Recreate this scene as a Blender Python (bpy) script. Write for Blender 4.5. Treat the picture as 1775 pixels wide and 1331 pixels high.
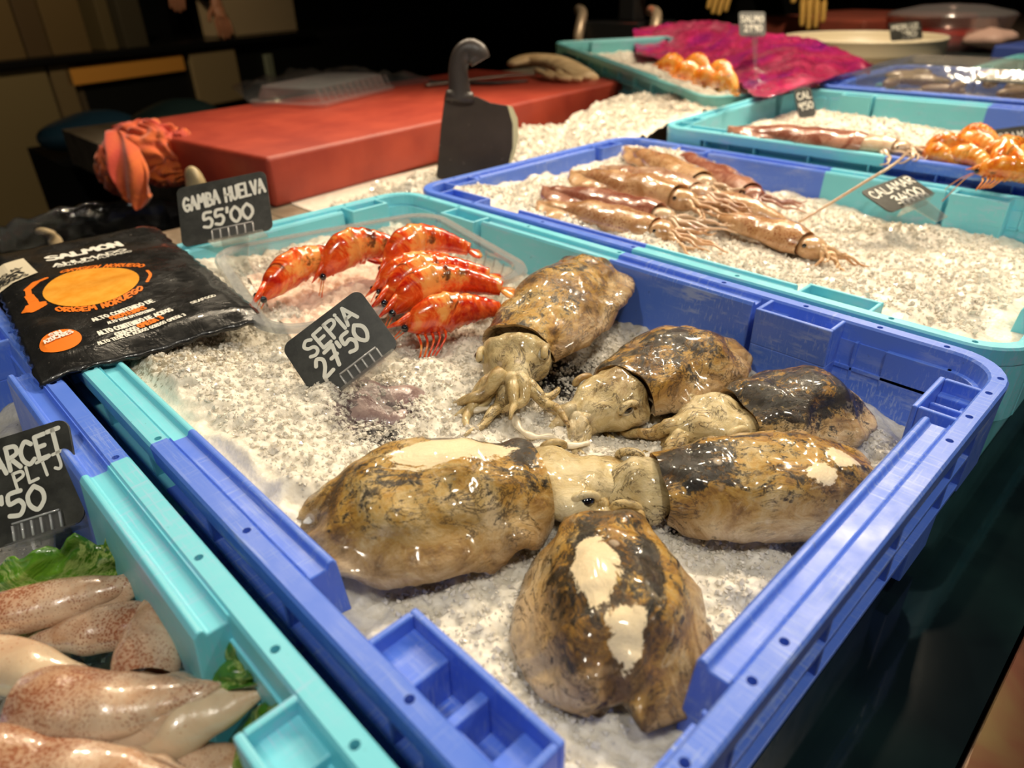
import bpy, bmesh, math, random
import numpy as np
from mathutils import Vector, Matrix, noise as mn
PI = math.pi
C = bpy.context.scene.collection
for o in list(bpy.data.objects): bpy.data.objects.remove(o)
scn = bpy.context.scene

# ------------------------------------------------------------------ camera
CAM = Vector((.6485, -.4603, .2003)); YAW, PITCH, ROLL, FPX = 2.3787, .5259, -.0232, 1207.65
cy, sy, cp, sp = math.cos(YAW), math.sin(YAW), math.cos(PITCH), math.sin(PITCH)
FW = Vector((cy*cp, sy*cp, -sp)); R0 = Vector((sy, -cy, 0)); U0 = R0.cross(FW)
RT = math.cos(ROLL)*R0 + math.sin(ROLL)*U0; UP = -math.sin(ROLL)*R0 + math.cos(ROLL)*U0
cd = bpy.data.cameras.new('camera'); cam = bpy.data.objects.new('camera', cd); C.objects.link(cam)
M = Matrix((RT, UP, -FW)).transposed().to_4x4(); M.translation = CAM; cam.matrix_world = M
cd.sensor_width = 36; cd.lens = FPX/1775*36; cd.clip_start = .01; cd.clip_end = 50
cd.dof.use_dof = True; cd.dof.focus_distance = .40; cd.dof.aperture_fstop = 7.5
scn.camera = cam
def ray(px, py): return (FW*FPX + RT*(px-887.5) - UP*(py-665.5)).normalized()
def atz(px, py, z=0.): d = ray(px, py); return CAM + d*((z-CAM.z)/d.z)
def aty(px, py, y): d = ray(px, py); return CAM + d*((y-CAM.y)/d.y)
def atd(px, py, dist): d = ray(px, py); return CAM + d*(dist/d.dot(FW))
def onpl(px, py, P, n): d = ray(px, py); return CAM + d*((P-CAM).dot(n)/d.dot(n))

# ------------------------------------------------------------------ world, lights, exposure
w = bpy.data.worlds.new('world'); scn.world = w; w.use_nodes = True
w.node_tree.nodes['Background'].inputs[0].default_value = (1, .86, .68, 1)
w.node_tree.nodes['Background'].inputs[1].default_value = .045
scn.view_settings.view_transform = 'Standard'; scn.view_settings.look = 'None'
scn.view_settings.exposure = 0.0; scn.view_settings.gamma = 1
LP = 1.45
def spot(loc, tgt, power, size, ang, blend=.6, col=(1, .83, .6)):
    l = bpy.data.lights.new('market_and_fill_spot', 'SPOT'); l.energy = power*LP; l.shadow_soft_size = size
    l.spot_size = math.radians(ang); l.spot_blend = blend; l.color = col
    o = bpy.data.objects.new('market_and_fill_spot', l); C.objects.link(o); o.location = loc
    o.rotation_euler = (Vector(tgt)-Vector(loc)).to_track_quat('-Z', 'Y').to_euler(); return o
# a rail of warm lamps above and behind the display, one softer lamp over the near edge
for i, (lx, ly, tx, ty, pw) in enumerate([(-.35, .62, .2, .0, 16), (-.1, .75, .3, .1, 16), (.15, .88, .4, .1, 16), (.4, 1.0, .5, .2, 16),
        (-.55, .35, .0, -.2, 14), (-.75, .1, -.2, -.2, 12), (.2, 1.3, .4, .7, 15), (0., 1.5, -.2, .9, 14)]):
    spot((lx, ly, 1.05), (tx, ty, 0), pw, .018, 95)
spot((.55, -.95, 1.15), (.45, -.2, 0), 13, .05, 75, .7, (1, .93, .8))
spot((.95, -.35, 1.1), (.4, -.2, 0), 14, .05, 75, .7, (1, .93, .8))
spot((1.3, .5, 1.2), (.3, .3, 0), 12, .05, 80, .7, (1, .88, .7))
spot((.2, 1.0, 1.5), (-.3, 1.9, 0), 75, .03, 80, .7)  # fill spot added to brighten the basin and the far counter
spot((-1.6, .2, 1.4), (-3.0, .6, -.3), 34, .06, 90, .8, (1, .78, .5))  # unseen fill spot, added so the back-left cabinets show up

# ------------------------------------------------------------------ material helpers
class NT:
    def __init__(s, name):
        s.m = bpy.data.materials.new(name); s.m.use_nodes = True; s.t = s.m.node_tree
        s.b = s.t.nodes['Principled BSDF']; s.out = s.t.nodes['Material Output']
        s._tc = None
    def n(s, typ, **kw):
        nd = s.t.nodes.new('ShaderNode'+typ)
        for k, v in kw.items():
            if k.startswith('i_'):
                k = k[2:]; key = int(k) if k.isdigit() else k.replace('_', ' ')
                s.put(nd, key, v)
            else: setattr(nd, k, v)
        return nd
    def put(s, nd, key, v):
        if isinstance(v, bpy.types.NodeSocket): s.t.links.new(v, nd.inputs[key])
        else: nd.inputs[key].default_value = v
    def set(s, **kw):
        for k, v in kw.items(): s.put(s.b, k.replace('_', ' '), v)
    @property
    def obj(s):
        if s._tc is None: s._tc = s.n('TexCoord')
        return s._tc.outputs['Object']
    def noise(s, scale, detail=6, rough=.6, dist=0, vec=None):
        nd = s.n('TexNoise', i_Scale=scale, i_Detail=detail, i_Roughness=rough, i_Distortion=dist)
        s.t.links.new(vec or s.obj, nd.inputs['Vector']); return nd.outputs[0]
    def voro(s, scale, vec=None, feat='F1'):
        nd = s.n('TexVoronoi', feature=feat, i_Scale=scale); s.t.links.new(vec or s.obj, nd.inputs['Vector']); return nd.outputs['Distance']
    def ramp(s, fac, stops, interp='LINEAR'):
        nd = s.n('ValToRGB'); s.t.links.new(fac, nd.inputs[0]); r = nd.color_ramp; r.interpolation = interp
        while len(r.elements) < len(stops): r.elements.new(.5)
        for e, (p, c) in zip(r.elements, stops):
            e.position = p; e.color = (c, c, c, 1) if isinstance(c, (int, float)) else (*c, 1)
        return nd.outputs[0]
    def mix(s, fac, a, b, mode='MIX'):
        nd = s.n('MixRGB', blend_type=mode)
        for i, v in enumerate((fac, a, b)):
            if isinstance(v, bpy.types.NodeSocket): s.t.links.new(v, nd.inputs[i])
            elif i == 0: nd.inputs[0].default_value = v
            else: nd.inputs[i].default_value = (*v, 1)
        return nd.outputs[0]
    def math(s, op, a, b=0., c=None, clamp=False):
        nd = s.n('Math', operation=op, use_clamp=clamp)
        for i, v in enumerate((a, b) if c is None else (a, b, c)): s.put(nd, i, v)
        return nd.outputs[0]
    def attr(s, name):
        nd = s.n('Attribute', attribute_name=name); sp_ = s.n('SeparateColor'); s.t.links.new(nd.outputs['Color'], sp_.inputs[0]); return sp_.outputs
    def xyz(s, vec=None):
        nd = s.n('SeparateXYZ'); s.t.links.new(vec or s.obj, nd.inputs[0]); return nd.outputs
    def scaled(s, sc, add=None, vec=None):
        nd = s.n('Mapping', i_Scale=sc); s.t.links.new(vec or s.obj, nd.inputs[0]); return nd.outputs[0]
    def bump(s, h, strength=.3, dist=.001, prev=None):
        nd = s.n('Bump', i_Strength=strength, i_Distance=dist); s.t.links.new(h, nd.inputs['Height'])
        if prev: s.t.links.new(prev, nd.inputs['Normal'])
        s.t.links.new(nd.outputs[0], s.b.inputs['Normal']); return nd.outputs[0]
def simple(name, col, rough=.5, bump=None, var=None, **kw):
    s = NT(name)
    s.set(Base_Color=(*col, 1), Roughness=rough, **kw)
    if var:
        nz = s.noise(var[0], 5); s.t.links.new(s.mix(s.ramp(nz, [(.35, 0), (.65, 1)]), col, var[1]), s.b.inputs['Base Color'])
    if bump: s.bump(s.noise(bump[0], 5), bump[1], bump[2])
    return s.m
CYAN, BLUE = (.17, .60, .72), (.085, .19, .72)
def crate_mat(name, left, right, split=.31, cyan2=None):
    s = NT(name); x = s.xyz()[0]
    wob = s.math('MULTIPLY_ADD', s.noise(9, 1), .008, s.math('ADD', x, -.004))
    k = s.math('GREATER_THAN', wob, split)
    col = s.mix(k, left, right)
    # scuffs: long pale scratches along the mouldings
    sc1 = s.ramp(s.noise(1, 7, .7, 0, s.scaled((30, 700, 120))), [(.52, 0), (.62, 1)])
    sc2 = s.ramp(s.noise(1, 7, .7, 0, s.scaled((700, 30, 120))), [(.54, 0), (.64, 1)])
    where = s.ramp(s.noise(14, 3), [(.42, 0), (.66, 1)])
    f = s.math('MULTIPLY', s.math('MAXIMUM', sc1, sc2), s.math('MULTIPLY', where, .6))
    col = s.mix(f, col, (.42, .52, .74))
    grime = s.ramp(s.noise(220, 3, .6), [(.70, 0), (.74, 1)])
    col = s.mix(s.math('MULTIPLY', grime, .35), col, (.05, .06, .05))
    s.set(Base_Color=col, Roughness=s.ramp(s.noise(40, 4), [(.3, .28), (.7, .5)]), Subsurface_Weight=.0)
    s.bump(s.math('ADD', s.noise(160, 4), s.math('MULTIPLY', f, .6)), .12, .0006)
    return s.m
MC_CB = crate_mat('crate_cyan_blue', CYAN, BLUE)
MC_BC = crate_mat('crate_blue_cyan', BLUE, CYAN, .31)
MC_CC = crate_mat('crate_cyan', (.16, .50, .52), (.16, .50, .52))
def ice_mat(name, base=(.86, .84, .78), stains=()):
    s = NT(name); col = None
    n1 = s.noise(90, 6, .65); n2 = s.noise(420, 5, .7)
    col = s.mix(s.ramp(n1, [(.35, 0), (.65, 1)]), tuple(c*.78 for c in base), base)
    geo = s.n('NewGeometry')
    for (P, rad, c, thr) in stains:
        d = s.n('VectorMath', operation='DISTANCE'); s.t.links.new(geo.outputs['Position'], d.inputs[0]); d.inputs[1].default_value = P
        fall = s.n('MapRange', i_1=rad, i_2=rad*.25, i_3=0., i_4=1.); s.t.links.new(d.outputs['Value'], fall.inputs[0])
        f = s.math('ADD', fall.outputs[0], s.math('MULTIPLY', s.math('SUBTRACT', s.noise(260, 6, .75), .5), 2.6))
        f = s.math('MULTIPLY', s.ramp(f, [(thr, 0), (thr+.35, 1)]), s.math('GREATER_THAN', fall.outputs[0], .01))
        col = s.mix(f, col, c)
    speck = s.math('MULTIPLY', s.ramp(s.noise(330, 2, .5), [(.735, 0), (.75, 1)]), s.ramp(s.noise(25, 2), [(.5, 0), (.6, 1)]))
    col = s.mix(speck, col, (.03, .028, .02))
    s.set(Base_Color=col, Roughness=.16, Subsurface_Weight=.7, Subsurface_Radius=(.009, .009, .009), Subsurface_Scale=1., IOR=1.31, Specular_IOR_Level=.8)
    b1 = s.bump(s.voro(420), .4, .0010); s.bump(n2, .45, .0010, b1)
    return s.m
SK_DARK, SK_BR, SK_OC, SK_CR = (.014, .010, .005), (.085, .042, .010), (.46, .25, .040), (.68, .52, .29)
def cuttle_mat(name, dark=.5, seed=0., head=False):
    s = NT(name)
    ma = s.n('Mapping'); ma.inputs['Location'].default_value = (seed, seed*1.7, seed*.3); s.t.links.new(s.obj, ma.inputs[0]); v = ma.outputs[0]
    ms = s.n('Mapping'); ms.inputs['Scale'].default_value = (.55, 1, 1); s.t.links.new(v, ms.inputs[0]); vs = ms.outputs[0]
    a = s.attr('mask')       # R pale fin / belly, G stripped white patch, B dark streak
    big = s.noise(21, 9, .68, .9, v); mid = s.noise(58, 9, .74, 1.3, vs); fine = s.noise(190, 7, .75, .8, v); pat = s.noise(13, 4, .55, .4, v)
    tone = s.math('ADD', s.math('MULTIPLY', big, .62), s.math('MULTIPLY', mid, .38))
    base = s.ramp(tone, [(.40, SK_BR), (.45, (.26, .125, .022)), (.495, SK_OC), (.55, (.52, .35, .12)), (.62, SK_CR)])
    pale = s.ramp(s.math('ADD', s.math('MULTIPLY', mid, .5), s.math('MULTIPLY', pat, .5)), [(.41, (.16, .09, .035)), (.48, (.36, .23, .11)), (.57, (.56, .42, .26))])
    if head: pale = s.ramp(s.math('ADD', s.math('MULTIPLY', mid, .5), s.math('MULTIPLY', pat, .5)), [(.40, (.30, .20, .08)), (.48, (.58, .47, .24)), (.58, (.74, .65, .42))])
    col = s.mix(s.math('MULTIPLY', a[0], .85), base, pale)
    # inky smears in clouds made of fine streaks
    dk = s.math('ADD', s.math('MULTIPLY', mid, .62), s.math('MULTIPLY', fine, .50)); dk = s.math('ADD', dk, s.math('MULTIPLY', pat, .38))
    dk = s.math('ADD', dk, s.math('MULTIPLY', a[2], .16)); dk = s.math('SUBTRACT', dk, s.math('MULTIPLY', a[0], .13))
    t0 = .815-dark*.13
    col = s.mix(s.ramp(dk, [(t0, 0), (t0+.03, .75), (t0+.07, 1)]), col, SK_DARK)
    ln = s.math('ABSOLUTE', s.math('SUBTRACT', s.noise(42, 8, .7, 2.4, vs), .5))
    lf = s.math('MULTIPLY', s.ramp(ln, [(.004, 1), (.026, 0)]), s.ramp(s.noise(19, 4, .6, 0, v), [(.44, 0), (.53, .95)]))
    col = s.mix(lf, col, (.05, .028, .012))
    lw = s.math('MULTIPLY', s.ramp(s.noise(75, 8, .75, 2., vs), [(.58, 0), (.66, .75)]), s.ramp(pat, [(.35, .9), (.6, .25)]))
    col = s.mix(lw, col, (.60, .47, .27))
    pt = s.math('MULTIPLY', s.ramp(s.voro(70, v), [(.13, 1), (.2, 0)]), s.ramp(s.noise(30, 3, .5, 0, v), [(.55, 0), (.62, 1)]))
    col = s.mix(s.math('MULTIPLY', pt, .6), col, (.62, .5, .36))
    g = s.math('ADD', a[1], s.math('MULTIPLY', s.math('SUBTRACT', mid, .5), 2.4)); g = s.math('ADD', g, s.math('MULTIPLY', s.math('SUBTRACT', fine, .5), .9))
    g = s.math('MULTIPLY', s.ramp(g, [(.5, 0), (.58, 1)]), s.math('GREATER_THAN', a[1], .02))
    col = s.mix(g, col, (.86, .70, .45))
    s.set(Base_Color=col, Roughness=s.ramp(mid, [(.3, .14), (.7, .36)]), Coat_Weight=.35, Coat_Roughness=.08, Subsurface_Weight=.05, Subsurface_Radius=(.006, .003, .0015), Subsurface_Scale=1., IOR=1.4)
    b = s.bump(tone, .5, .004); b = s.bump(mid, .35, .0014, b); s.bump(s.noise(230, 7, .7, .6, v), .45, .0009, b)
    return s.m
def squid_mat(name, base, speck, spots=420, amount=.5, big=None):
    s = NT(name); n1 = s.noise(22, 5, .6, .8); a = s.attr('mask')
    col = s.mix(s.ramp(n1, [(.35, 0), (.62, 1)]), base, tuple(min(1, c*1.12) for c in base))
    if big: col = s.mix(s.math('MULTIPLY', s.ramp(s.noise(26, 6, .65, 1.5), [(.44, 0), (.6, 1)]), .85), col, big)
    dens = s.math('MULTIPLY', s.ramp(s.noise(30, 4, .6, 1.), [(.38, .12), (.62, .42)]), s.math('SUBTRACT', 1., a[0]))
    sp1 = s.math('LESS_THAN', s.voro(spots), s.math('MULTIPLY', dens, amount*2))
    sp2 = s.math('LESS_THAN', s.voro(spots*.45), s.math('MULTIPLY', dens, amount*.9))
    blush = s.ramp(s.noise(34, 4, .6, 1.), [(.42, 0), (.66, .62)])
    col = s.mix(s.math('MULTIPLY', blush, s.math('SUBTRACT', 1., a[0])), col, tuple((c*.6+b*.4) for c, b in zip(speck, base)))
    col = s.mix(s.math('MULTIPLY', sp1, .75), col, speck); col = s.mix(s.math('MULTIPLY', sp2, .6), col, speck)
    s.set(Base_Color=col, Roughness=.22, Coat_Weight=.7, Coat_Roughness=.05, Subsurface_Weight=.2, Subsurface_Radius=(.006, .003, .002), Subsurface_Scale=1.)
    s.bump(s.noise(60, 6, .6, .6), .35, .002)
    return s.m
def clear_plastic(name, tint=(.95, .97, .97), gloss=.09, rough=.06, haze=0., bump=None):
    s = NT(name); t = s.t
    tr = s.n('BsdfTransparent'); tr.inputs[0].default_value = (*tint, 1)
    gl = s.n('BsdfGlossy'); gl.inputs['Roughness'].default_value = rough
    lw = s.n('LayerWeight'); lw.inputs[0].default_value = .35
    f = s.math('ADD', s.math('MULTIPLY', lw.outputs['Facing'], .30), gloss, clamp=True)
    mx = s.n('MixShader'); t.links.new(f, mx.inputs[0]); t.links.new(tr.outputs[0], mx.inputs[1]); t.links.new(gl.outputs[0], mx.inputs[2])
    last = mx.outputs[0]
    if haze:
        df = s.n('BsdfDiffuse'); df.inputs[0].default_value = (.8, .8, .8, 1); m2 = s.n('MixShader'); m2.inputs[0].default_value = haze
        t.links.new(last, m2.inputs[1]); t.links.new(df.outputs[0], m2.inputs[2]); last = m2.outputs[0]
    if bump:
        b = s.n('Bump'); b.inputs['Strength'].default_value = bump[1]; b.inputs['Distance'].default_value = bump[2]
        t.links.new(s.noise(bump[0], 4), b.inputs['Height']); t.links.new(b.outputs[0], gl.inputs['Normal']); t.links.new(b.outputs[0], lw.inputs['Normal'])
    t.links.new(last, s.out.inputs[0]); return s.m

# ------------------------------------------------------------------ mesh helpers
def tag(o, label=None, cat=None, group=None, kind=None):
    for k, v in (('label', label), ('category', cat), ('group', group), ('kind', kind)):
        if v: o[k] = v
    return o
def empty(name, loc=(0, 0, 0), rz=0.):
    o = bpy.data.objects.new(name, None); C.objects.link(o); o.location = loc; o.rotation_euler = (0, 0, rz); o.empty_display_size = .02; return o
def mesh(name, V, F, mat, parent=None, smooth=True, mask=None, bevel=0, subs=0, solid=0, mats=None, mi=None):
    me = bpy.data.meshes.new(name); me.from_pydata([tuple(v) for v in V], [], [tuple(int(i) for i in f) for f in F]); me.update()
    o = bpy.data.objects.new(name, me); C.objects.link(o)
    if mat: me.materials.append(mat)
    if mats:
        for m in mats: me.materials.append(m)
        me.polygons.foreach_set('material_index', mi)
    if smooth: me.polygons.foreach_set('use_smooth', [True]*len(me.polygons))
    if mask is not None:
        ca = me.color_attributes.new('mask', 'FLOAT_COLOR', 'POINT')
        ca.data.foreach_set('color', np.hstack([np.asarray(mask, float), np.ones((len(V), 1))]).ravel())
    if solid: md = o.modifiers.new('solid', 'SOLIDIFY'); md.thickness = solid; md.offset = 0
    if subs: md = o.modifiers.new('sub', 'SUBSURF'); md.levels = md.render_levels = subs
    if bevel:
        md = o.modifiers.new('bevel', 'BEVEL'); md.width = bevel; md.segments = 2; md.limit_method = 'ANGLE'; md.angle_limit = .6; md.harden_normals = False
    if parent: o.parent = parent
    return o
class MB:
    def __init__(s): s.V = []; s.F = []
    def add(s, V, F): n = len(s.V); s.V += [Vector(v) for v in V]; s.F += [tuple(i+n for i in f) for f in F]; return s
    def box(s, x0, x1, y0, y1, z0, z1):
        V = [(x, y, z) for z in (z0, z1) for y in (y0, y1) for x in (x0, x1)]
        return s.add(V, [(0, 2, 3, 1), (4, 5, 7, 6), (0, 1, 5, 4), (2, 6, 7, 3), (0, 4, 6, 2), (1, 3, 7, 5)])
    def loft(s, rings, cap0=True, cap1=True, closed=True):
        n = len(rings[0]); V = [v for r in rings for v in r]; F = []
        for i in range(len(rings)-1):
            for j in range(n if closed else n-1):
                k = (j+1) % n; F.append((i*n+j, i*n+k, (i+1)*n+k, (i+1)*n+j))
        if cap0: F.append(tuple(range(n-1, -1, -1)))
        if cap1: F.append(tuple((len(rings)-1)*n+j for j in range(n)))
        return s.add(V, F)
    def tube(s, pts, rad, seg=8, flat=1., up=Vector((0, 0, 1))):
        pts = [Vector(p) for p in pts]; rings = []
        if not hasattr(rad, '__len__'): rad = [rad]*len(pts)
        for i, p in enumerate(pts):
            t = (pts[min(i+1, len(pts)-1)]-pts[max(i-1, 0)]); t = t.normalized() if t.length > 1e-9 else Vector((1, 0, 0))
            a = t.cross(up)
            if a.length < 1e-3: a = t.cross(Vector((0, 1, 0)))
            a.normalize(); b = a.cross(t)
            rings.append([p + (a*math.cos(2*PI*k/seg) + b*math.sin(2*PI*k/seg)*flat)*rad[i] for k in range(seg)])
        return s.loft(rings)
    def ell(s, c, r, seg=20, rg=12, rot=None, nz=0, nsc=40):
        c = Vector(c); V = []; F = []
        for i in range(rg+1):
            th = PI*i/rg
            for j in range(seg):
                ph = 2*PI*j/seg; v = Vector((r[0]*math.sin(th)*math.cos(ph), r[1]*math.sin(th)*math.sin(ph), r[2]*math.cos(th)))
                if nz: v *= 1 + nz*mn.noise((v+c)*nsc)
                if rot: v = rot @ v
                V.append(c+v)
        for i in range(rg):
            for j in range(seg): k = (j+1) % seg; F.append((i*seg+j, (i+1)*seg+j, (i+1)*seg+k, i*seg+k))
        return s.add(V, F)
    def build(s, name, mat, parent=None, **kw): return mesh(name, s.V, s.F, mat, parent, **kw)
def cr(pts, n=6):
    pts = [Vector(p) for p in pts]; out = []
    for i in range(len(pts)-1):
        p0, p1, p2, p3 = pts[max(i-1, 0)], pts[i], pts[i+1], pts[min(i+2, len(pts)-1)]
        for k in range(n):
            t = k/n; out.append(.5*((2*p1)+(p2-p0)*t+(2*p0-5*p1+4*p2-p3)*t*t+(3*p1-p0-3*p2+p3)*t**3))
    return out+[pts[-1]]
def lerp(tab, s):
    xs = [a for a, _ in tab]; return float(np.interp(s, xs, [b for _, b in tab]))

# ------------------------------------------------------------------ the market room (setting)
ZC, ZL = -.13, -.058
def tagstruct(o): o['kind'] = 'structure'; return o
m_counter = NT('counter_glaze'); m_counter.set(Base_Color=m_counter.mix(m_counter.ramp(m_counter.noise(9, 3), [(.4, 0), (.65, 1)]), (.004, .008, .010), (.008, .02, .02)), Roughness=.07, Specular_IOR_Level=.8, Coat_Weight=.0)
m_counter.bump(m_counter.noise(40, 3), .05, .001)
m_steel = NT('stone_steel'); m_steel.set(Base_Color=m_steel.mix(m_steel.ramp(m_steel.noise(30, 6), [(.4, 0), (.6, 1)]), (.24, .19, .13), (.36, .30, .22)), Roughness=.35, Metallic=.3)
m_copper = NT('worn_copper_steel')
_c = m_copper.ramp(m_copper.noise(7, 5, .6, .5), [(.35, (.03, .014, .01)), (.55, (.10, .035, .02)), (.7, (.12, .09, .035))])
_s = m_copper.ramp(m_copper.noise(1, 4, .6, 0, m_copper.scaled((160, 12, 20))), [(.62, 0), (.68, 1)])
m_copper.set(Base_Color=m_copper.mix(m_copper.math('MULTIPLY', _s, .5), _c, (.5, .35, .25)), Roughness=.3, Metallic=.8)
b = MB(); b.box(-.68, .652, -1.6, -.405, -.17, ZC); b.box(-.25, .652, -.405, 2.6, -.17, ZC); tagstruct(b.build('counter', m_counter.m, smooth=False))
b = MB(); b.box(.654, 1.6, -1.6, -.03, -.17, ZC+.001); tagstruct(b.build('counter_edge_panel', m_copper.m, smooth=False, bevel=.001))
b = MB(); b.box(.654, 1.6, -.028, 2.6, -.17, ZC); tagstruct(b.build('counter_corner', m_counter.m, smooth=False))
b = MB(); b.box(-1.15, -.03, -.06, 1.75, ZC, ZL); b.box(-.25, -.03, -.36, -.06, ZC, ZL); tagstruct(b.build('counter_ledge', m_steel.m, smooth=False, bevel=.002))
b = MB(); b.box(-.6, 1.5, -1.5, -.43, -.95, -.17); b.box(-.2, 1.5, -.43, 2.5, -.95, -.17); b.box(-1.1, -.2, 0., 1.7, -.95, ZC); tagstruct(b.build('counter_base', simple('base_black', (.01, .01, .01), .5), smooth=False))
m_dark = simple('room_dark', (.006, .006, .006), .7)
b = MB(); b.box(-6, 4, -4, 7, -1.0, -.95); tagstruct(b.build('floor', simple('floor_tile', (.04, .03, .02), .6), smooth=False))
b = MB(); b.box(-6.1, -6, -4, 7, -.95, 2.2); tagstruct(b.build('wall_left', m_dark, smooth=False))
b = MB(); b.box(-6, 4, 7, 7.1, -.95, 2.2); tagstruct(b.build('wall_back', m_dark, smooth=False))
b = MB(); b.box(-6, 4, -4, 7, 2.2, 2.3); tagstruct(b.build('ceiling', m_dark, smooth=False))

# ------------------------------------------------------------------ fish crates
def rr(L, W, o, r=.035, z=0., n=7):
    r = max(r-o, .006); P = []
    for cx, cy_, a0 in ((L-o-r, W-o-r, 0), (o+r, W-o-r, PI/2), (o+r, o+r, PI), (L-o-r, o+r, 3*PI/2)):
        for k in range(n+1):
            a = a0+PI/2*k/n; P.append(Vector((cx+r*math.cos(a), cy_+r*math.sin(a), z)))
    return P
def smap(side, L, W):
    return {'C': lambda s, o, z: Vector((s, o, z)), 'A': lambda s, o, z: Vector((s, W-o, z)),
            'D': lambda s, o, z: Vector((o, s, z)), 'B': lambda s, o, z: Vector((L-o, s, z))}[side]
def prism(mb, f, s0, s1, prof, flip):
    r = [[f(s, o, z) for o, z in prof] for s in (s0, s1)]
    if flip: r = r[::-1]
    mb.loft(r)
def boolcut(o, cut):
    md = o.modifiers.new('b', 'BOOLEAN'); md.object = cut; md.solver = 'EXACT'; md.operation = 'DIFFERENCE'
    dg = bpy.context.evaluated_depsgraph_get(); dg.update()
    me = bpy.data.meshes.new_from_object(o.evaluated_get(dg)); o.modifiers.remove(md)
    if len(me.polygons) > 40: o.data = me
    bpy.data.objects.remove(cut)
DEF = {'C': ([(.153, .447)], [(.035, .110), (.490, .565)]), 'A': ([(.153, .440)], [(.446, .500), (.100, .150)]),
       'B': ([(.085, .297)], [(.303, .347)]), 'D': ([(.085, .297)], [(.303, .347), (.040, .08)])}
def crate(loc, mat, label, L=.6, W=.392, H=.128, feats=DEF, rz=0., rot=None, holes=True, group='fish crates of blue and turquoise plastic', s_=1.):
    root = empty('fish_crate', loc, rz); tag(root, label, 'crate', group)
    if rot: root.rotation_euler = rot
    mb = MB()
    prof = [(.0005, -.012), (0, -.0015), (.0012, 0), (.0088, 0), (.010, -.0015), (.024, -H+.008), (.0165, -H), (.0125, -.012)]
    rings = [rr(L, W, o, z=z) for o, z in prof]; rings.append(rings[0]); n = len(rings[0])
    V = [v for r in rings[:-1] for v in r]; F = []; k = len(prof)
    for i in range(k):
        for j in range(n): F.append((i*n+j, i*n+(j+1) % n, ((i+1) % k)*n+(j+1) % n, ((i+1) % k)*n+j))
    mb.add(V, [f[::-1] for f in F]); wall = mb.build('crate_wall', mat, root, smooth=False)
    bm = bmesh.new(); bm.from_mesh(wall.data); bmesh.ops.recalc_face_normals(bm, faces=bm.faces); bm.to_mesh(wall.data); bm.free()
    if holes:
        hb = MB()
        for sd, ss in (('C', (.1, .2, .307, .406, .520, .57)), ('A', (.05, .1, .2, .307, .406, .47, .52, .56)), ('B', (.05, .089, .111, .28, .31, .343, .365)), ('D', (.06, .18, .31, .35))):
            f = smap(sd, L, W)
            for s in ss:
                c = f(s, .0055, 0); hb.loft([[c+Vector((.0019*math.cos(a*PI/5), .0019*math.sin(a*PI/5), z)) for a in range(10)] for z in (-.008, .002)])
        cut = hb.build('cut', None); cut.parent = root; bm = bmesh.new(); bm.from_mesh(cut.data); bmesh.ops.recalc_face_normals(bm, faces=bm.faces); bm.to_mesh(cut.data); bm.free()
        boolcut(wall, cut)
    wall.data.polygons.foreach_set('use_smooth', [False]*len(wall.data.polygons))
    fl = MB(); fl.box(.019, L-.019, .019, W-.019, -H, -H+.007); fl.build('crate_floor', mat, root, smooth=False)
    skirt = MB()
    for sd in 'ABCD':
        f = smap(sd, L, W); Ls = L if sd in 'AC' else W; flip = sd in 'AD'
        leds, pocks = feats[sd]
        for a, c in leds:
            q = MB(); prism(q, f, a, c, [(.0092, -.002), (.0105, -.0002), (.0112, -.0034), (.0188, -.0036), (.0198, -.0008), (.0222, -.0006), (.0238, -.003), (.034, -H+.012), (.0175, -H+.012)], flip)
            q.build('rim_ledge', mat, root, smooth=False, bevel=.0008)
        for a, c in pocks:
            q = MB(); w_ = .031
            q.loft([[f(s, o, z) for s, o in ((a, .009), (c, .009), (c, w_+t), (a, w_+t))][::(-1 if flip else 1)] for z, t in ((-H+.012, .004), (-.027, 0))])
            prism(q, f, a, c, [(w_-.0032, -.0006), (w_, -.0006), (w_, -.0275), (w_-.0032, -.0275)], flip)
            for e0, e1 in ((a, a+.003), (c-.003, c)): prism(q, f, e0, e1, [(.009, -.0006), (w_-.0031, -.0006), (w_-.0031, -.0275), (.009, -.0275)], flip)
            d = c-a
            for e0, e1, zz in ((a+.002, a+.3*d, -.0075), (a+.52*d, a+.58*d, -.008), (a+.8*d, c-.002, -.0085)): prism(q, f, e0, e1, [(.009, zz), (w_-.003, zz), (w_-.003, -.027), (.009, -.027)], flip)
            q.build('handle_pocket', mat, root, smooth=False, bevel=.0009)
        for zz in (-.032, -.052): prism(skirt, f, .03, Ls-.03, [(.0012, zz), (.0012, zz+.003), (.0145, zz+.003), (.0145, zz)], not flip)
        s = .075
        while s < Ls-.05: prism(skirt, f, s, s+.0022, [(.0016, -.0525), (.0016, -.011), (.0145, -.011), (.0145, -.0525)], not flip); s += .0725
        for a, c in ((.032, .07), (Ls-.07, Ls-.032)): prism(skirt, f, a, c, [(.0008, -.054), (.0008, -.011), (.0145, -.011), (.0145, -.054)], not flip)
    # rounded corner skirts
    for q0 in range(4):
        ro = [rr(L, W, .0008, z=z)[q0*8:q0*8+8] for z in (-.054, -.011)]; ri = [rr(L, W, .0145, z=z)[q0*8:q0*8+8] for z in (-.011, -.054)]
        skirt.loft([[ro[0][k_], ro[1][k_], ri[0][k_], ri[1][k_]] for k_ in range(8)])
    sk = skirt.build('outer_rib_frame', mat, root, smooth=False, bevel=.0005)
    bm = bmesh.new(); bm.from_mesh(sk.data); bmesh.ops.recalc_face_normals(bm, faces=bm.faces); bm.to_mesh(sk.data); bm.free()
    return root
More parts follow.
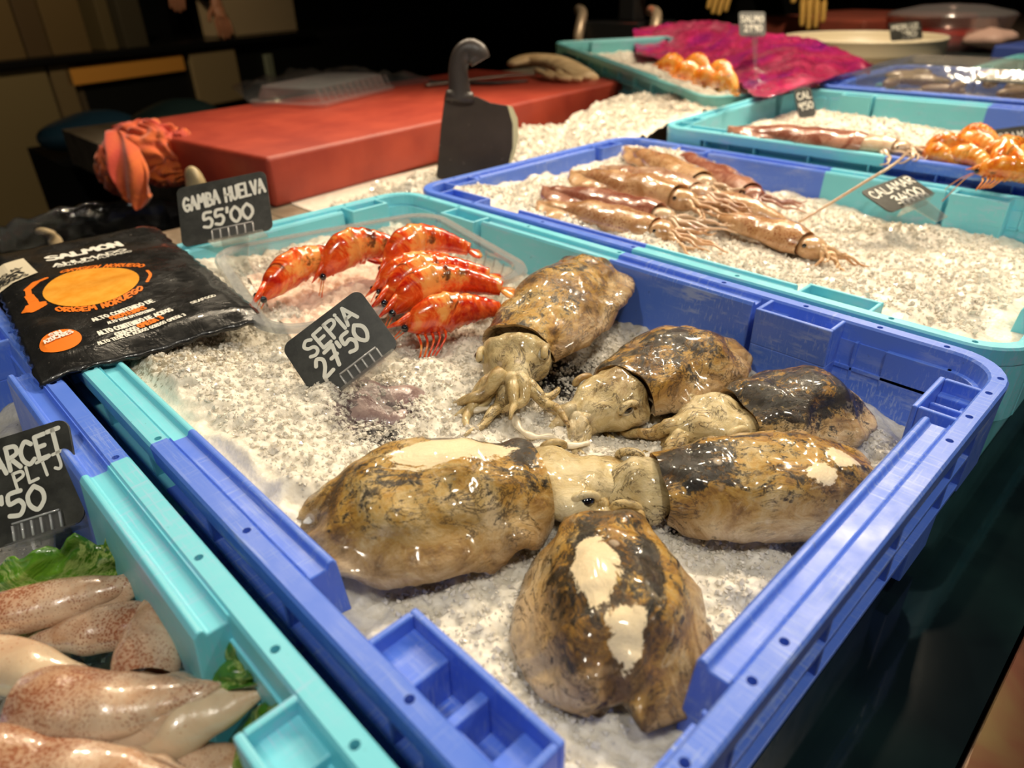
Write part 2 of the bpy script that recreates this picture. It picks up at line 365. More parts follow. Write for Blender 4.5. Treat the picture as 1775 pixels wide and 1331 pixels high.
# local origin of a crate: far-left-near corner (x along the long side), rim top at z = 0
main = crate((0, -.392, 0), MC_CB, 'large sharp crate in the middle, turquoise far end and blue near end, holding whole cuttlefish')
FL = dict(DEF); FL['A'] = ([(.167, .443)], [(.490, .565), (.035, .11)])
main_left = crate((0, -.794, -.001), MC_BC, feats=FL, label= 'near left crate, blue far end and turquoise near end, holding squid on lettuce')
FEAT2 = dict(DEF); FEAT2['C'] = ([(.153, .447)], [(.452, .506), (.04, .1)])
cal = crate((0, .008, 0), MC_BC, 'crate behind the cuttlefish crate, blue left end and turquoise right end, holding calamari', feats=FEAT2)
third = crate((.052, .405, .019), MC_CB, 'third crate back, turquoise left end and blue right end, holding long squid and orange prawns', rot=(.028, 0, 0))
fourth = crate((.085, .806, .035), crate_mat('crate_blue_all', BLUE, BLUE), 'blue crate near the top right holding a clear lidded box of fish')
fifth = crate((.2, 1.22, .03), MC_CC, 'all turquoise crate with a heap of ice at the top right edge of the picture', holes=False)
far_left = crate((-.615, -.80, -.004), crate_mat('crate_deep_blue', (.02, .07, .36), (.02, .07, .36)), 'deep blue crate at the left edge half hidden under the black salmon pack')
bottles = None
pink_L = atz(957, 72, .062); pk_dir = (Vector((-.02, .675, .014))-pink_L); pk_rz = math.atan2(pk_dir.y, pk_dir.x); pk_t = math.asin(pk_dir.z/pk_dir.length)
PFE = {'C': ([(.2, .5)], []), 'A': ([(.2, .5)], []), 'B': ([(.1, .3)], []), 'D': ([(.1, .3)], [(.32, .37)])}
pink = crate(tuple(pink_L), MC_CC, 'turquoise crate at the top lined with a bright pink plastic bag', L=.71, W=.44, feats=PFE, holes=False)
pink.rotation_euler = (0, -pk_t, pk_rz)

# ------------------------------------------------------------------ ice
def smooth_idw(cp, x, y):
    n = np.zeros_like(x); d = np.zeros_like(x)
    for px, py, pz in cp:
        w_ = 1/(((x-px)**2+(y-py)**2)+.0009)**1.5; n += w_*pz; d += w_
    return n/d
def vnoise(x, y, sc, seed=0):
    rs = np.random.RandomState(seed); g = rs.rand(256, 256)
    X = x*sc+37.3; Y = y*sc+91.7; xi = np.floor(X).astype(int); yi = np.floor(Y).astype(int); fx = X-xi; fy = Y-yi
    fx = fx*fx*(3-2*fx); fy = fy*fy*(3-2*fy); a = g[xi % 256, yi % 256]; b_ = g[(xi+1) % 256, yi % 256]; c = g[xi % 256, (yi+1) % 256]; d = g[(xi+1) % 256, (yi+1) % 256]
    return (a*(1-fx)+b_*fx)*(1-fy)+(c*(1-fx)+d*fx)*fy-.5
def icez(cp, x, y, rough=1.):
    z = smooth_idw(cp, x, y)
    return z + rough*(.010*vnoise(x, y, 28, 1)+.006*vnoise(x, y, 70, 2)+.004*vnoise(x, y, 150, 3)+.0028*vnoise(x, y, 320, 4))
def ice(name, x0, x1, y0, y1, cp, step, mat, label, grains=0, gs=.002, rough=1., edge=-.006, base=None):
    nx = int((x1-x0)/step); ny = int((y1-y0)/step)
    X, Y = np.meshgrid(np.linspace(x0, x1, nx), np.linspace(y0, y1, ny), indexing='ij')
    Z = icez(cp, X, Y, rough)
    V = np.stack([X.ravel(), Y.ravel(), Z.ravel()], 1)
    dd = np.minimum(np.minimum(V[:, 0]-x0, x1-V[:, 0]), np.minimum(V[:, 1]-y0, y1-V[:, 1]))
    if base is None: V[:, 2] = np.where(dd < .020, np.minimum(V[:, 2], edge-.003+np.maximum(0, dd-.012)*.8), V[:, 2])
    if base is not None: V[:, 2] = np.maximum(V[:, 2], base)
    I = np.arange(nx*ny).reshape(nx, ny)
    F = np.stack([I[:-1, :-1].ravel(), I[1:, :-1].ravel(), I[1:, 1:].ravel(), I[:-1, 1:].ravel()], 1)
    Vs = [V]; T = []
    if grains:
        rs = np.random.RandomState(7); gx = rs.uniform(x0+.022, x1-.022, grains); gy = rs.uniform(y0+.022, y1-.022, grains)
        gz = icez(cp, gx, gy, rough)
        if base is not None: keep = gz > base+.001; gx, gy, gz = gx[keep], gy[keep], gz[keep]
        n = len(gx); oc = np.array([(1, 0, 0), (-1, 0, 0), (0, 1, 0), (0, -1, 0), (0, 0, 1), (0, 0, -1)], float)
        sc = gs*(rs.rand(n, 1, 1)**2*1.6+.5)*rs.uniform(.6, 1.3, (n, 1, 3)); P = oc[None]*sc*rs.uniform(.7, 1.2, (n, 6, 1))
        a = rs.randn(n, 3, 3); q, _ = np.linalg.qr(a); P = np.einsum('nij,nkj->nki', q, P)
        P += np.stack([gx, gy, gz+gs*.25], 1)[:, None]
        f8 = np.array([(0, 2, 4), (2, 1, 4), (1, 3, 4), (3, 0, 4), (2, 0, 5), (1, 2, 5), (3, 1, 5), (0, 3, 5)])
        T = (np.arange(n)[:, None, None]*6+f8[None]+len(V)).reshape(-1, 3); Vs.append(P.reshape(-1, 3))
    V = np.concatenate(Vs)
    faces = [tuple(f) for f in F.tolist()]+[tuple(f) for f in (T.tolist() if grains else [])]
    me = bpy.data.meshes.new(name); me.from_pydata(V.tolist(), [], faces); me.update()
    sm = [True]*len(F)+[False]*(len(faces)-len(F)); me.polygons.foreach_set('use_smooth', sm)
    o = bpy.data.objects.new(name, me); C.objects.link(o); me.materials.append(mat)
    if grains: me.materials.append(MGR); me.polygons.foreach_set('material_index', [0]*len(F)+[1]*(len(faces)-len(F)))
    tag(o, label, 'ice', None, 'stuff'); return o
MGR = NT('ice_grain'); MGR.set(Base_Color=(.93, .88, .78, 1), Roughness=.12, Transmission_Weight=.35, IOR=1.31, Specular_IOR_Level=.8); MGR = MGR.m
P_ = lambda px, py, z: tuple(atz(px, py, z))
CP = [(.05, -.34, -.004), (.25, -.36, -.002), (.33, -.365, .000), (.41, -.365, -.006), (.458, -.36, -.032), (.50, -.35, -.040), (.57, -.33, -.046), (.57, -.2, -.05), (.52, -.25, -.046),
      (.56, -.1, -.056), (.55, -.02, -.056), (.44, -.03, -.046), (.34, -.03, -.052), (.3, -.03, -.05), (.217, -.03, -.034), (.1, -.03, -.030), (.03, -.1, -.024), (.03, -.3, -.012),
      (.15, -.15, -.030), (.25, -.2, -.026), (.33, -.25, -.018), (.30, -.30, -.010), (.40, -.20, -.036), (.45, -.15, -.046), (.40, -.28, -.024), (.38, -.1, -.044), (.48, -.3, -.042)]
ink1 = P_(975, 655, -.038); ink2 = P_(650, 715, -.022)
MI_MAIN = ice_mat('ice_main', (.86, .80, .68), stains=((ink1, .052, (.012, .011, .010), .42), (ink2, .055, (.11, .075, .075), .62), (P_(660, 760, -.022), .03, (.03, .026, .024), .75), (P_(330, 600, -.005), .10, (.36, .31, .22), .8), (P_(1180, 905, -.045), .025, (.02, .02, .015), .8)))
MI = ice_mat('ice_back', (.90, .82, .70))
ice_main = ice('crushed_ice', .016, .584, -.376, -.016, CP, .0018, MI_MAIN, 'crushed ice bed under the cuttlefish in the middle crate, stained with ink', 26000, .00105)
CPC = [(.03, .03, -.002), (.03, .12, -.014), (.03, .3, -.016), (.1, .38, .0), (.12, .2, -.03), (.3, .38, -.034), (.42, .38, -.040), (.52, .38, -.040), (.57, .3, -.03), (.57, .1, -.018), (.5, .03, -.006), (.3, .03, -.012), (.15, .03, -.008), (.3, .2, -.034), (.45, .2, -.030), (.5, .3, -.034)]
ice('crushed_ice', .016, .584, .024, .384, CPC, .004, MI, 'crushed ice bed under the calamari in the crate behind the cuttlefish', 14000, .0014)
def ztd(x, y): return .019+(y-.405)*.028
CPT = [(.1, .45, -.01), (.3, .45, -.012), (.5, .45, -.02), (.1, .7, .0), (.2, .76, .004), (.3, .76, -.004), (.45, .74, -.03), (.6, .7, -.03), (.35, .6, -.01), (.6, .55, -.02)]
ice('crushed_ice', .07, .634, .424, .78, CPT, .006, MI, 'crushed ice under the long squid and prawns in the third crate back', 6000, .0016)
ice('crushed_ice', .105, .665, .824, 1.18, [(.1, .9, .0), (.6, .9, .0), (.4, 1.1, -.01)], .008, MI, 'crushed ice under the clear fish box in the blue crate', 800, .003)
ice('crushed_ice', .225, .775, 1.24, 1.59, [(.2, 1.3, -.03), (.45, 1.4, .03), (.7, 1.3, .02), (.3, 1.55, -.03)], .008, MI, 'low heap of ice in the turquoise crate at the top right edge', 1500, .003)
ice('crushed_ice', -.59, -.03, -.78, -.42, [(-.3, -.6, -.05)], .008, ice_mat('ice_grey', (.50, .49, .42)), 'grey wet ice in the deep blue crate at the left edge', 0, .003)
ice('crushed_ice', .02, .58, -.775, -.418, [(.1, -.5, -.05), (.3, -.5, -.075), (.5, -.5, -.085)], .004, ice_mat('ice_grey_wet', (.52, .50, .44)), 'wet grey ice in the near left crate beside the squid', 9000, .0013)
CPG = [(-.02, .02, -.075), (-.12, .03, -.05), (-.1, .12, -.03), (-.15, .25, -.03), (-.1, .33, -.02), (-.2, .45, -.01), (-.08, .45, -.005), (-.15, .6, .0), (-.05, .6, .002), (-.2, .7, .0), (-.08, .72, -.0), (-.27, .5, -.05), (-.26, .2, -.075), (-.25, .0, -.09), (-.35, .8, -.06), (-.1, .95, -.05)]
# ice heaped between the cutting block and the crates
def heap():
    return ice('crushed_ice', -.262, -.004, -.02, .86, CPG, .004, MI, 'ice heaped between the red cutting block and the crates', 9000, .0024, 1.4, base=ZL+.001)
heap()

# ------------------------------------------------------------------ cuttlefish
def frame_from(T, Hd, roll=0.):
    x = (Hd-T).normalized(); z = (Vector((0, 0, 1))-x*x.z).normalized(); y = z.cross(x)
    M_ = Matrix((x, y, z)).transposed(); M_ = M_ @ Matrix.Rotation(roll, 3, 'X'); M4 = M_.to_4x4(); M4.translation = T; return M4
WT = [(0, .22), (.03, .46), (.08, .62), (.18, .82), (.32, .97), (.48, 1), (.66, .97), (.82, .90), (.94, .80), (1, .74)]
HT = [(0, .12), (.03, .34), (.08, .5), (.2, .8), (.38, .98), (.55, 1), (.75, .96), (.9, .86), (1, .74)]
def cuttlefish(T, Hd, hw, ht, mat, hmat, label, seed, roll=0., patches=(), dark=None, head=(.034, .024, .019), harm=1., arms=8, aang=(-.9, .9), alen=.055, tent=(), hyaw=0., hdrop=-.004, fin=.011, tailfin=True, group=None):
    rnd = random.Random(seed); L = (Hd-T).length; root = empty('cuttlefish'); root.matrix_world = frame_from(T, Hd, roll)
    tag(root, label, 'cuttlefish', group)
    n, m = 56, 64; V = []; MK = []
    for i in range(n):
        s = i/(n-1); s = s**1.25 if s < .5 else s; x = L*s
        if i == 0: s = 0; x = 0
        W_, H_ = hw*lerp(WT, s), ht*lerp(HT, s)
        fw = fin*min(1, s*14+.25)*(1 if s < .85 else max(0, (1-s)/.15))*(1.25-.5*s)
        for j in range(m):
            th = 2*PI*j/m; c, sn = math.cos(th), math.sin(th)
            y = W_*math.copysign(abs(c)**.8, c); z = (H_*sn**.92 if sn > 0 else -.32*H_*abs(sn)**.8)
            e = max(0, abs(c)-.93)/.07
            y += math.copysign(fw*e**1.5, c); ruf = .0065*mn.noise(Vector((s*7+seed, 3 if c > 0 else 9, 0)))+.0022*mn.noise(Vector((s*22+seed, 3 if c > 0 else 9, 2)))
            z += e*(ruf-.003)
            xx = x
            if s < .1: xx -= (.1-s)*.09*abs(c)*(1 if tailfin else .3)*(1+.3*math.sin(5*c+seed))
            p = Vector((xx, y, z)); q = p*1.0+Vector((seed, 0, 0))
            k = .0055*mn.noise(q*27)+.0030*mn.noise(q*62)+.0012*mn.noise(q*140)
            dirn = Vector((0, c, sn)); p += dirn*k*(1-e)
            V.append(p)
            pale = min(1, e*1.2+max(0, -sn*3+.25)*.9+(.6 if s < .06 else 0)); pale = max(min(1, pale), max(0, .75-abs(z)/max(H_, 1e-4))*1.3 if sn > 0 else 1)
            g = 0
            for (ps, pc, rs_, rc) in patches:
                dd = ((s-ps)/rs_)**2+((c-pc)/rc)**2; g = max(g, max(0, 1.15-dd*.75)) if dd < 1.5 else g
            dk = 0
            if dark: dk = max(max(0, 1-((s-a)/ra)**2-((c-b_)/rb)**2) for a, b_, ra, rb in dark)
            MK.append((pale, g, dk))
    mb = MB(); mb.loft([V[i*m:(i+1)*m] for i in range(n)], cap1=False)
    last = V[(n-1)*m:]; r1 = [Vector((v.x-.0012, v.y*.94, v.z*.9)) for v in last]; r2 = [Vector((v.x-.018, v.y*.86, v.z*.8)) for v in last]
    mb.add(last+r1+r2, [(j, (j+1) % m, m+(j+1) % m, m+j) for j in range(m)]+[(m+j, m+(j+1) % m, 2*m+(j+1) % m, 2*m+j) for j in range(m)]+[tuple(range(2*m, 3*m))])
    MK += [(1, 0, 0)]*(3*m); mb.build('mantle', mat, root, mask=MK)
    # head: a lumpy wedge with brows over the eyes
    Rh = Matrix.Rotation(hyaw, 3, 'Z'); h0 = Vector((L+.004, 0, ht*.18+hdrop)); hb = MB()
    rings = []; hl, hwid, hh = head[0]*1.0, head[1], head[2]; K = 28
    hw_t = [(0, .55), (.12, .85), (.3, 1), (.48, .97), (.62, .80), (.8, .62), (1, .42)]
    for i in range(22):
        s = i/21; wv, hv = hwid*lerp(hw_t, s), hh*lerp(hw_t, s)
        rg = []
        for j in range(K):
            a = 2*PI*j/K; v = Vector((-.012+(hl+.012)*s, wv*math.cos(a), hv*math.sin(a)*(1 if math.sin(a) > 0 else .7)))
            v += Vector((0, math.cos(a), math.sin(a)))*(.0062*mn.noise(v*46+Vector((seed, 5, 0)))+.0026*mn.noise(v*110))
            rg.append(h0+Rh @ v)
        rings.append(rg)
    hb.loft(rings); hd = hb.build('head', hmat, root, mask=[(.9, 0, 0)]*len(hb.V))
    for sgn in (-1, 1):
        e = h0+Rh @ Vector((hl*.32, sgn*hwid*.84, hh*.34)); eb = MB(); eb.ell(e, (.0052, .0042, .0040), 16, 10); ball = eb.build('eye', M_EYEW, hd)
        pb = MB(); pb.ell(e+Rh @ Vector((.0006, sgn*.0012, .0016)), (.0042, .0034, .0030), 14, 8); pb.build('pupil', M_EYE, hd)
        lid = MB(); lid.tube([e+Rh @ Vector((.0062*math.cos(t), sgn*.0010+.0008, .0046*math.sin(t)*.8+.0010)) for t in np.linspace(-.3, PI+.3, 12)], [.0010]+[.0024]*10+[.0010], 8); lid.build('eyelid', hmat, hd, mask=[(.8, 0, 0)]*len(lid.V))
    base = h0+Rh @ Vector((hl*.93, 0, 0))
    for k in range(arms):
        a = aang[0]+(aang[1]-aang[0])*(k+.5)/arms+rnd.uniform(-.1, .1); ln = alen*rnd.uniform(.75, 1.15); p = base+Rh @ Vector((0, hwid*.42*math.sin(a), (.3-.9*(k % 2))*hh*.35)); pts = [p-Rh @ Vector((.012, 0, 0))]; d = a; cv = rnd.uniform(-2.2, 2.2)*harm
        zz = p.z; S = 14
        for q in range(S):
            t = q/(S-1); pts.append(p.copy()); d += cv/S*(1+t*1.4); p = p+Rh @ Vector((math.cos(d), math.sin(d), 0))*ln/S; p.z = max(zz-.30*ln*t*(2-t)*.9+(.0022*(k % 3)), -.30*ht-.001)+.0012*math.sin(q+k)
        rad = [.0048*harm**.3]+[.0052*(1-.82*(q/(S-1))**1.1) for q in range(S)]
        tb = MB(); tb.tube(cr(pts, 2), np.interp(np.linspace(0, 1, 2*(len(pts)-1)+1), np.linspace(0, 1, len(rad)), rad).tolist(), 9); tb.build('arm', hmat, root, mask=[(.75, 0, .05*(k % 2))]*len(tb.V))
    return root
M_EYE = simple('eye_black', (.004, .005, .008), .05, Coat_Weight=1.)
M_EYEW = simple('eye_rim', (.52, .48, .38), .12, Coat_Weight=1.)
def cu(i, T, Hd, **kw):
    mt = cuttle_mat('cuttle_skin_%d' % i, kw.pop('dk', .5), i*3.1); hm = cuttle_mat('cuttle_head_%d' % i, kw.pop('hdk', -.1), i*5.3, True)
    kw.setdefault('seed', i); return cuttlefish(Vector(T), Vector(Hd), mat=mt, hmat=hm, **kw)
cu(1, atz(1036, 462, -.012), atz(900, 615, -.016), hw=.0345, ht=.026, dk=.36, label='cuttlefish farthest back in the middle crate, arms spread toward the tilted price card', head=(.036, .024, .019), hyaw=.25, aang=(-1.0, 1.2), alen=.05, roll=.12)
cu(2, atz(1238, 592, -.030), atz(1080, 690, -.032), hw=.034, ht=.027, dk=.72, label='dark brown cuttlefish second in the row of three, head over black ink', head=(.038, .025, .02), hyaw=-.2, aang=(-.7, 1.3), alen=.042, roll=.05)
cu(3, atz(1460, 695, -.040), atz(1272, 728, -.038), hw=.033, ht=.025, dk=.80, label='darkest ink-smeared cuttlefish, nearest the right corner of the middle crate', head=(.042, .024, .016), hyaw=.15, aang=(-.5, .8), alen=.04)
cu(4, atz(1508, 818, -.028), atz(1140, 850, -.032), hw=.0285, ht=.023, dk=.45, label='pointed tan cuttlefish against the right rim with white patches near its tail tip', patches=((.18, .15, .08, .28), (.32, .50, .08, .28)), head=(.036, .022, .014), hyaw=-.25, aang=(-1.1, .6), alen=.065, roll=-.1, dark=[(.9, .1, .3, .7)], tailfin=False)
cu(5, atz(548, 918, -.016), atz(925, 850, -.028), hw=.0345, ht=.030, dk=.42, label='largest cuttlefish, near the left rim, with a long cream streak on its back', patches=((.60, .10, .32, .26),), dark=[(.92, .2, .12, .6), (.55, .75, .5, .2)], head=(.046, .027, .016), hyaw=-.1, aang=(-.5, .9), alen=.075)
cu(6, atz(1068, 1212, -.030), atz(1050, 948, -.036), hw=.0318, ht=.030, dk=.48, label='nearest cuttlefish, tail toward the viewer, with a white oval patch above its rounded fins', patches=((.14, -.12, .14, .26), (.48, .22, .24, .30)), dark=[(.6, .3, .4, .18), (.55, -.45, .4, .2)], head=(.02, .02, .012), arms=4, alen=.03, fin=.010)
# a seventh, mostly under the ice behind the price sign
b = MB(); b.ell(tuple(atz(640, 715, -.028)), (.036, .022, .015), 48, 28, Matrix.Rotation(.9, 3, 'Z'), .35, 55)
o = b.build('cuttlefish', simple('purple_skin', (.17, .10, .10), .25, (90, .6, .003), (70, (.36, .27, .24)), Coat_Weight=.6)); tag(o, 'purplish cuttlefish back poking out of the ice below the first price sign', 'cuttlefish')
# loose white tentacle
b = MB(); pts = cr([atz(px, py, -.030+z) for px, py, z in ((818, 712, .004), (850, 708, .004), (885, 714, .003), (900, 742, .001), (925, 757, 0), (955, 757, 0), (985, 772, -.002), (1020, 768, -.003))], 6)
b.tube(pts, [.0022+.0006*math.sin(i*.9) for i in range(len(pts))], 9, .7); o = b.build('tentacle', simple('tentacle_white', (.82, .74, .58), .25, var=(60, (.6, .5, .35)), Coat_Weight=.6)); tag(o, 'loose white tentacle strand curling over the ice beside the inky patch', 'tentacle')

# ------------------------------------------------------------------ hand lettering (brush strokes)
G = {'A': [[(0, 0), (.3, 1), (.6, 0)], [(.12, .36), (.5, .36)]], 'B': [[(.05, 0), (.05, 1)], [(.05, 1), (.42, .9), (.4, .6), (.1, .53), (.5, .42), (.52, .1), (.05, 0)]],
 'C': [[(.56, .82), (.3, 1), (.04, .7), (.04, .3), (.28, 0), (.58, .14)]], 'D': [[(.05, 0), (.05, 1)], [(.05, 1), (.45, .85), (.58, .5), (.42, .12), (.05, 0)]],
 'E': [[(.52, 1), (.05, 1), (.05, 0), (.52, 0)], [(.05, .52), (.44, .52)]], 'F': [[(.52, 1), (.05, 1), (.05, 0)], [(.05, .52), (.44, .52)]],
 'G': [[(.56, .82), (.3, 1), (.04, .7), (.04, .3), (.28, 0), (.56, .14), (.56, .42), (.32, .42)]], 'H': [[(.05, 0), (.05, 1)], [(.55, 0), (.55, 1)], [(.05, .5), (.55, .5)]],
 'I': [[(.1, 0), (.1, .8)], [(.1, .98), (.1, 1.0)]], 'J': [[(.1, 1), (.55, 1)], [(.36, 1), (.36, .2), (.2, 0), (.02, .15)]], 'L': [[(.08, 1), (.05, 0), (.5, 0)]],
 'M': [[(0, 0), (.1, 1), (.36, .45), (.62, 1), (.72, 0)]], 'N': [[(.05, 0), (.05, 1), (.52, 0), (.52, 1)]], 'O': [[(.3, 1), (.04, .7), (.04, .3), (.3, 0), (.56, .3), (.56, .7), (.3, 1)]],
 'P': [[(.05, 0), (.05, 1)], [(.05, 1), (.5, .92), (.5, .6), (.05, .48)]], 'R': [[(.05, 0), (.05, 1)], [(.05, 1), (.5, .92), (.5, .6), (.05, .5)], [(.15, .5), (.55, 0)]],
 'S': [[(.54, .86), (.3, 1), (.06, .8), (.16, .56), (.46, .42), (.5, .14), (.26, 0), (.02, .12)]], 'T': [[(0, 1), (.6, 1)], [(.3, 1), (.3, 0)]], 'U': [[(.05, 1), (.05, .3), (.28, 0), (.52, .3), (.54, 1)]],
 'V': [[(0, 1), (.28, 0), (.56, 1)]], 'Z': [[(.02, 1), (.54, 1), (0, 0), (.56, 0)]], 'X': [[(0, 1), (.5, 0)], [(.5, 1), (0, 0)]], 'K': [[(.05, 0), (.05, 1)], [(.5, 1), (.08, .45), (.54, 0)]],
 '0': [[(.3, 1), (.04, .7), (.04, .3), (.3, 0), (.56, .3), (.56, .7), (.3, 1)]], '2': [[(.04, .76), (.26, 1), (.5, .78), (.36, .42), (.02, .02), (.56, .04)]], '7': [[(.02, .98), (.56, 1), (.22, 0)], [(.12, .5), (.48, .5)]],
 '5': [[(.52, 1), (.12, .98), (.08, .58), (.4, .62), (.54, .34), (.36, .02), (.02, .1)]], '3': [[(.04, .9), (.34, 1), (.48, .76), (.2, .54), (.52, .36), (.36, .02), (.02, .1)]], '4': [[(.3, 1), (.02, .4), (.56, .4)], [(.42, .7), (.42, 0)]],
 '9': [[(.5, .8), (.28, 1), (.06, .74), (.26, .5), (.5, .76), (.44, .0)]], '6': [[(.46, .96), (.1, .5), (.1, .1), (.36, 0), (.5, .26), (.34, .48), (.1, .34)]], '1': [[(.05, .7), (.28, 1), (.28, 0)]],
 "'": [[(.08, 1), (.05, .72)]], ',': [[(.1, .1), (.04, -.2)]], '.': [[(.08, 0), (.1, .02)]], ' ': []}
RND = set('CDGJOPRSU0235679B')
def strokes(txt, gap=.16, wob=.0, seed=1):
    rnd = random.Random(seed); out = []; x = 0
    for ch in txt:
        g = G.get(ch, []); wd = max([p[0] for s_ in g for p in s_] or [.3]); dy = rnd.uniform(-wob, wob)
        for s_ in g:
            pts = [Vector((x+a+rnd.uniform(-wob, wob)*.5, b_+dy, 0)) for a, b_ in s_]
            out.append(cr(pts, 4) if (ch in RND and len(pts) > 3) else pts)
        x += wd+gap
    return out, x-gap
def ribbon(mb, pts, wd, fn, lift=.0003):
    """flat brush stroke with round ends, every point mapped onto its surface by fn(x, y, lift)"""
    cap = 7
    for i in range(len(pts)-1):
        a, b_ = pts[i], pts[i+1]; d = (b_-a)
        if d.length < 1e-9: continue
        d = d.normalized(); n_ = Vector((-d.y, d.x, 0))*wd/2
        q = [a+n_, a-n_]; k0 = len(mb.V)
        loop = [a + Matrix.Rotation(PI*k/cap, 3, 'Z') @ n_ for k in range(cap+1)]+[b_ + Matrix.Rotation(PI+PI*k/cap, 3, 'Z') @ n_ for k in range(cap+1)]
        z = lift+.00003*(i % 5)
        mb.add([fn(p.x, p.y, z) for p in loop], [tuple(range(len(loop)))])
def letter(mb, txt, x0, y0, x1, y1, h, fn, wd=.19, gap=.17, wob=.03, seed=1, lift=.0003, slant=0., bow=0.):
    """text whose baseline runs from (x0,y0) to (x1,y1), letters h tall"""
    st, W_ = strokes(txt, gap, wob, seed); b0 = Vector((x0, y0, 0)); e = Vector((x1, y1, 0))-b0; L = e.length; e.normalize(); up = Vector((-e.y, e.x, 0)); k = L/W_
    for s_ in st: ribbon(mb, [b0+e*(p.x*k+slant*p.y*h)+up*(p.y*h+bow*4*(p.x/W_)*(1-p.x/W_)) for p in s_], wd*h, fn, lift)
M_CARD = NT('chalk_card'); M_CARD.set(Base_Color=M_CARD.mix(M_CARD.ramp(M_CARD.noise(60, 6, .7), [(.4, 0), (.75, 1)]), (.022, .022, .018), (.065, .065, .055)), Roughness=.42)
M_CARD = M_CARD.m
M_INKW = simple('chalk_ink', (.82, .80, .70), .6); M_RIB = clear_plastic('clip_edges', (.97, .97, .96), .25, .12, .38); M_CLEAR = clear_plastic('clear_clip', (.97, .97, .96), .12, .12, .04)
def card(root, P, X, Y, W_, H_, th=.0012, r=.006, mat=None, name='card'):
    N = X.cross(Y); ring = rr(W_, H_, 0, r, 0, 6)
    b = MB(); b.loft([[P+X*v.x+Y*v.y+N*z for v in ring] for z in (-th, 0)]); return b.build(name, mat or M_CARD, root, smooth=False, bevel=.0002)
def price_sign(tl, tr, br, bl, lines, label, clip=(.35, .8), stem=.03, wd=.2, group=None, leanz=0):
    tl, tr, br, bl = map(Vector, (tl, tr, br, bl)); X = ((br-bl)+(tr-tl)); X.normalize(); c0 = (bl+br+tl+tr)/4
    Y = ((tl+tr)-(bl+br)); Y = (Y-X*Y.dot(X)).normalized(); W_ = ((br-bl).length+(tr-tl).length)/2; H_ = abs(((tl+tr)-(bl+br)).dot(Y))/2
    P = c0-X*W_/2-Y*H_/2; N = X.cross(Y)
    if N.dot(CAM-P) < 0: print('sign flipped', label)
    o0 = P+X*W_*.5; root = empty('price_sign', o0); tag(root, label, 'price sign', group)
    P = P-o0; card(root, P, X, Y, W_, H_)
    fn = lambda x, y, z: P+X*x*W_+Y*y*H_+N*z
    fn = lambda x, y, z: P+X*x+Y*y+N*z
    b = MB()
    for i, (t, x0, y0, x1, y1, h) in enumerate(lines): letter(b, t, x0*W_, y0*H_, x1*W_, y1*H_, h*H_, fn, wd=wd, seed=i+3)
    b.build('handwriting', M_INKW, root, smooth=False)
    if clip:
        cx0, cx1 = clip[0]*W_, clip[1]*W_; cb = MB(); ch_ = .17*H_
        cb.loft([[P+X*x+Y*y+N*z for x, y in ((cx0, -.002), (cx1, -.002), (cx1, ch_), (cx0, ch_))] for z in (.0008, .0020)])
        rbm = MB()
        for k in range(6):
            x = cx0+(cx1-cx0)*k/5; rbm.tube([P+X*x+Y*.0005+N*.0024, P+X*x+Y*(ch_-.001)+N*.0024], .00055, 6)
        rbm.tube([P+X*cx0+Y*ch_+N*.0022, P+X*cx1+Y*ch_+N*.0022], .0005, 6); rbm.build('clip_comb', M_RIB, root)
        cb.loft([[P+X*x-Y*y+N*z for x, y in ((cx0-.004, 0), (cx1+.008, 0), (cx1+.008, .0015), (cx0-.004, .0015))] for z in (-.010, .004)])
        cb.loft([[P+X*x-Y*y+N*z for x, y in ((cx0+.006, 0), (cx1-.006, 0), (cx1-.010, stem), (cx0+.010, stem))] for z in (-.001, .0004)])
        cb.build('clear_clip', M_CLEAR, root, smooth=False)
    return root
def dsign(TL, TR, BR, BL, d, lines, label, lean=.012, skew=0., **kw):
    return price_sign(atd(*TL, d+lean), atd(*TR, d+lean+skew), atd(*BR, d+skew), atd(*BL, d), lines, label, **kw)
def dep(px, py, z): return (atz(px, py, z)-CAM).dot(FW)
GS = 'black price cards with white handwriting'
dsign((493, 600), (624, 493), (690, 606), (548, 706), dep(600, 700, -.016), [('SEPIA', .20, .60, .82, .67, .24), ("27'50", .20, .27, .82, .34, .27)], "black price card reading SEPIA 27'50, tilted in the ice of the middle crate", group=GS, wd=.20)
dsign((299, 326), (455, 298), (478, 394), (322, 430), dep(400, 420, .004), [('GAMBA HUELVA', .07, .58, .97, .64, .22), ("55'00", .26, .24, .80, .25, .25)], "black price card reading GAMBA HUELVA 55'00 behind the tray of red shrimps", group=GS, wd=.20)
dsign((-72, 772), (100, 738), (165, 888), (-18, 965), dep(165, 900, -.035)-.01, [('MARCET', .06, .64, .92, .70, .22), ('PLTJ.', .42, .48, .96, .56, .15), ("8'50", .12, .22, .66, .24, .22)], 'black price card ending in 50, cut off by the left edge above the lettuce', lean=.01, group=GS, wd=.20)
price_sign(atz(1482, 336, .012), atz(1562, 304, .016), atz(1632, 333, .004), atz(1552, 364, -.001), [('CALAMAR', .06, .58, .95, .62, .28), ("34'00", .28, .14, .86, .16, .32)], "black price card reading CALAMAR 34'00 lying almost flat over the calamari ice", group=GS, clip=(.3, .8), wd=.18)
dsign((1280, 20), (1328, 20), (1326, 63), (1282, 63), dep(1300, 78, .075), [('SALMO', .08, .58, .92, .58, .24), ("21'90", .2, .2, .85, .2, .26)], 'small square price card standing above the pink plastic bag', lean=.004, stem=.11, group=GS, wd=.18)
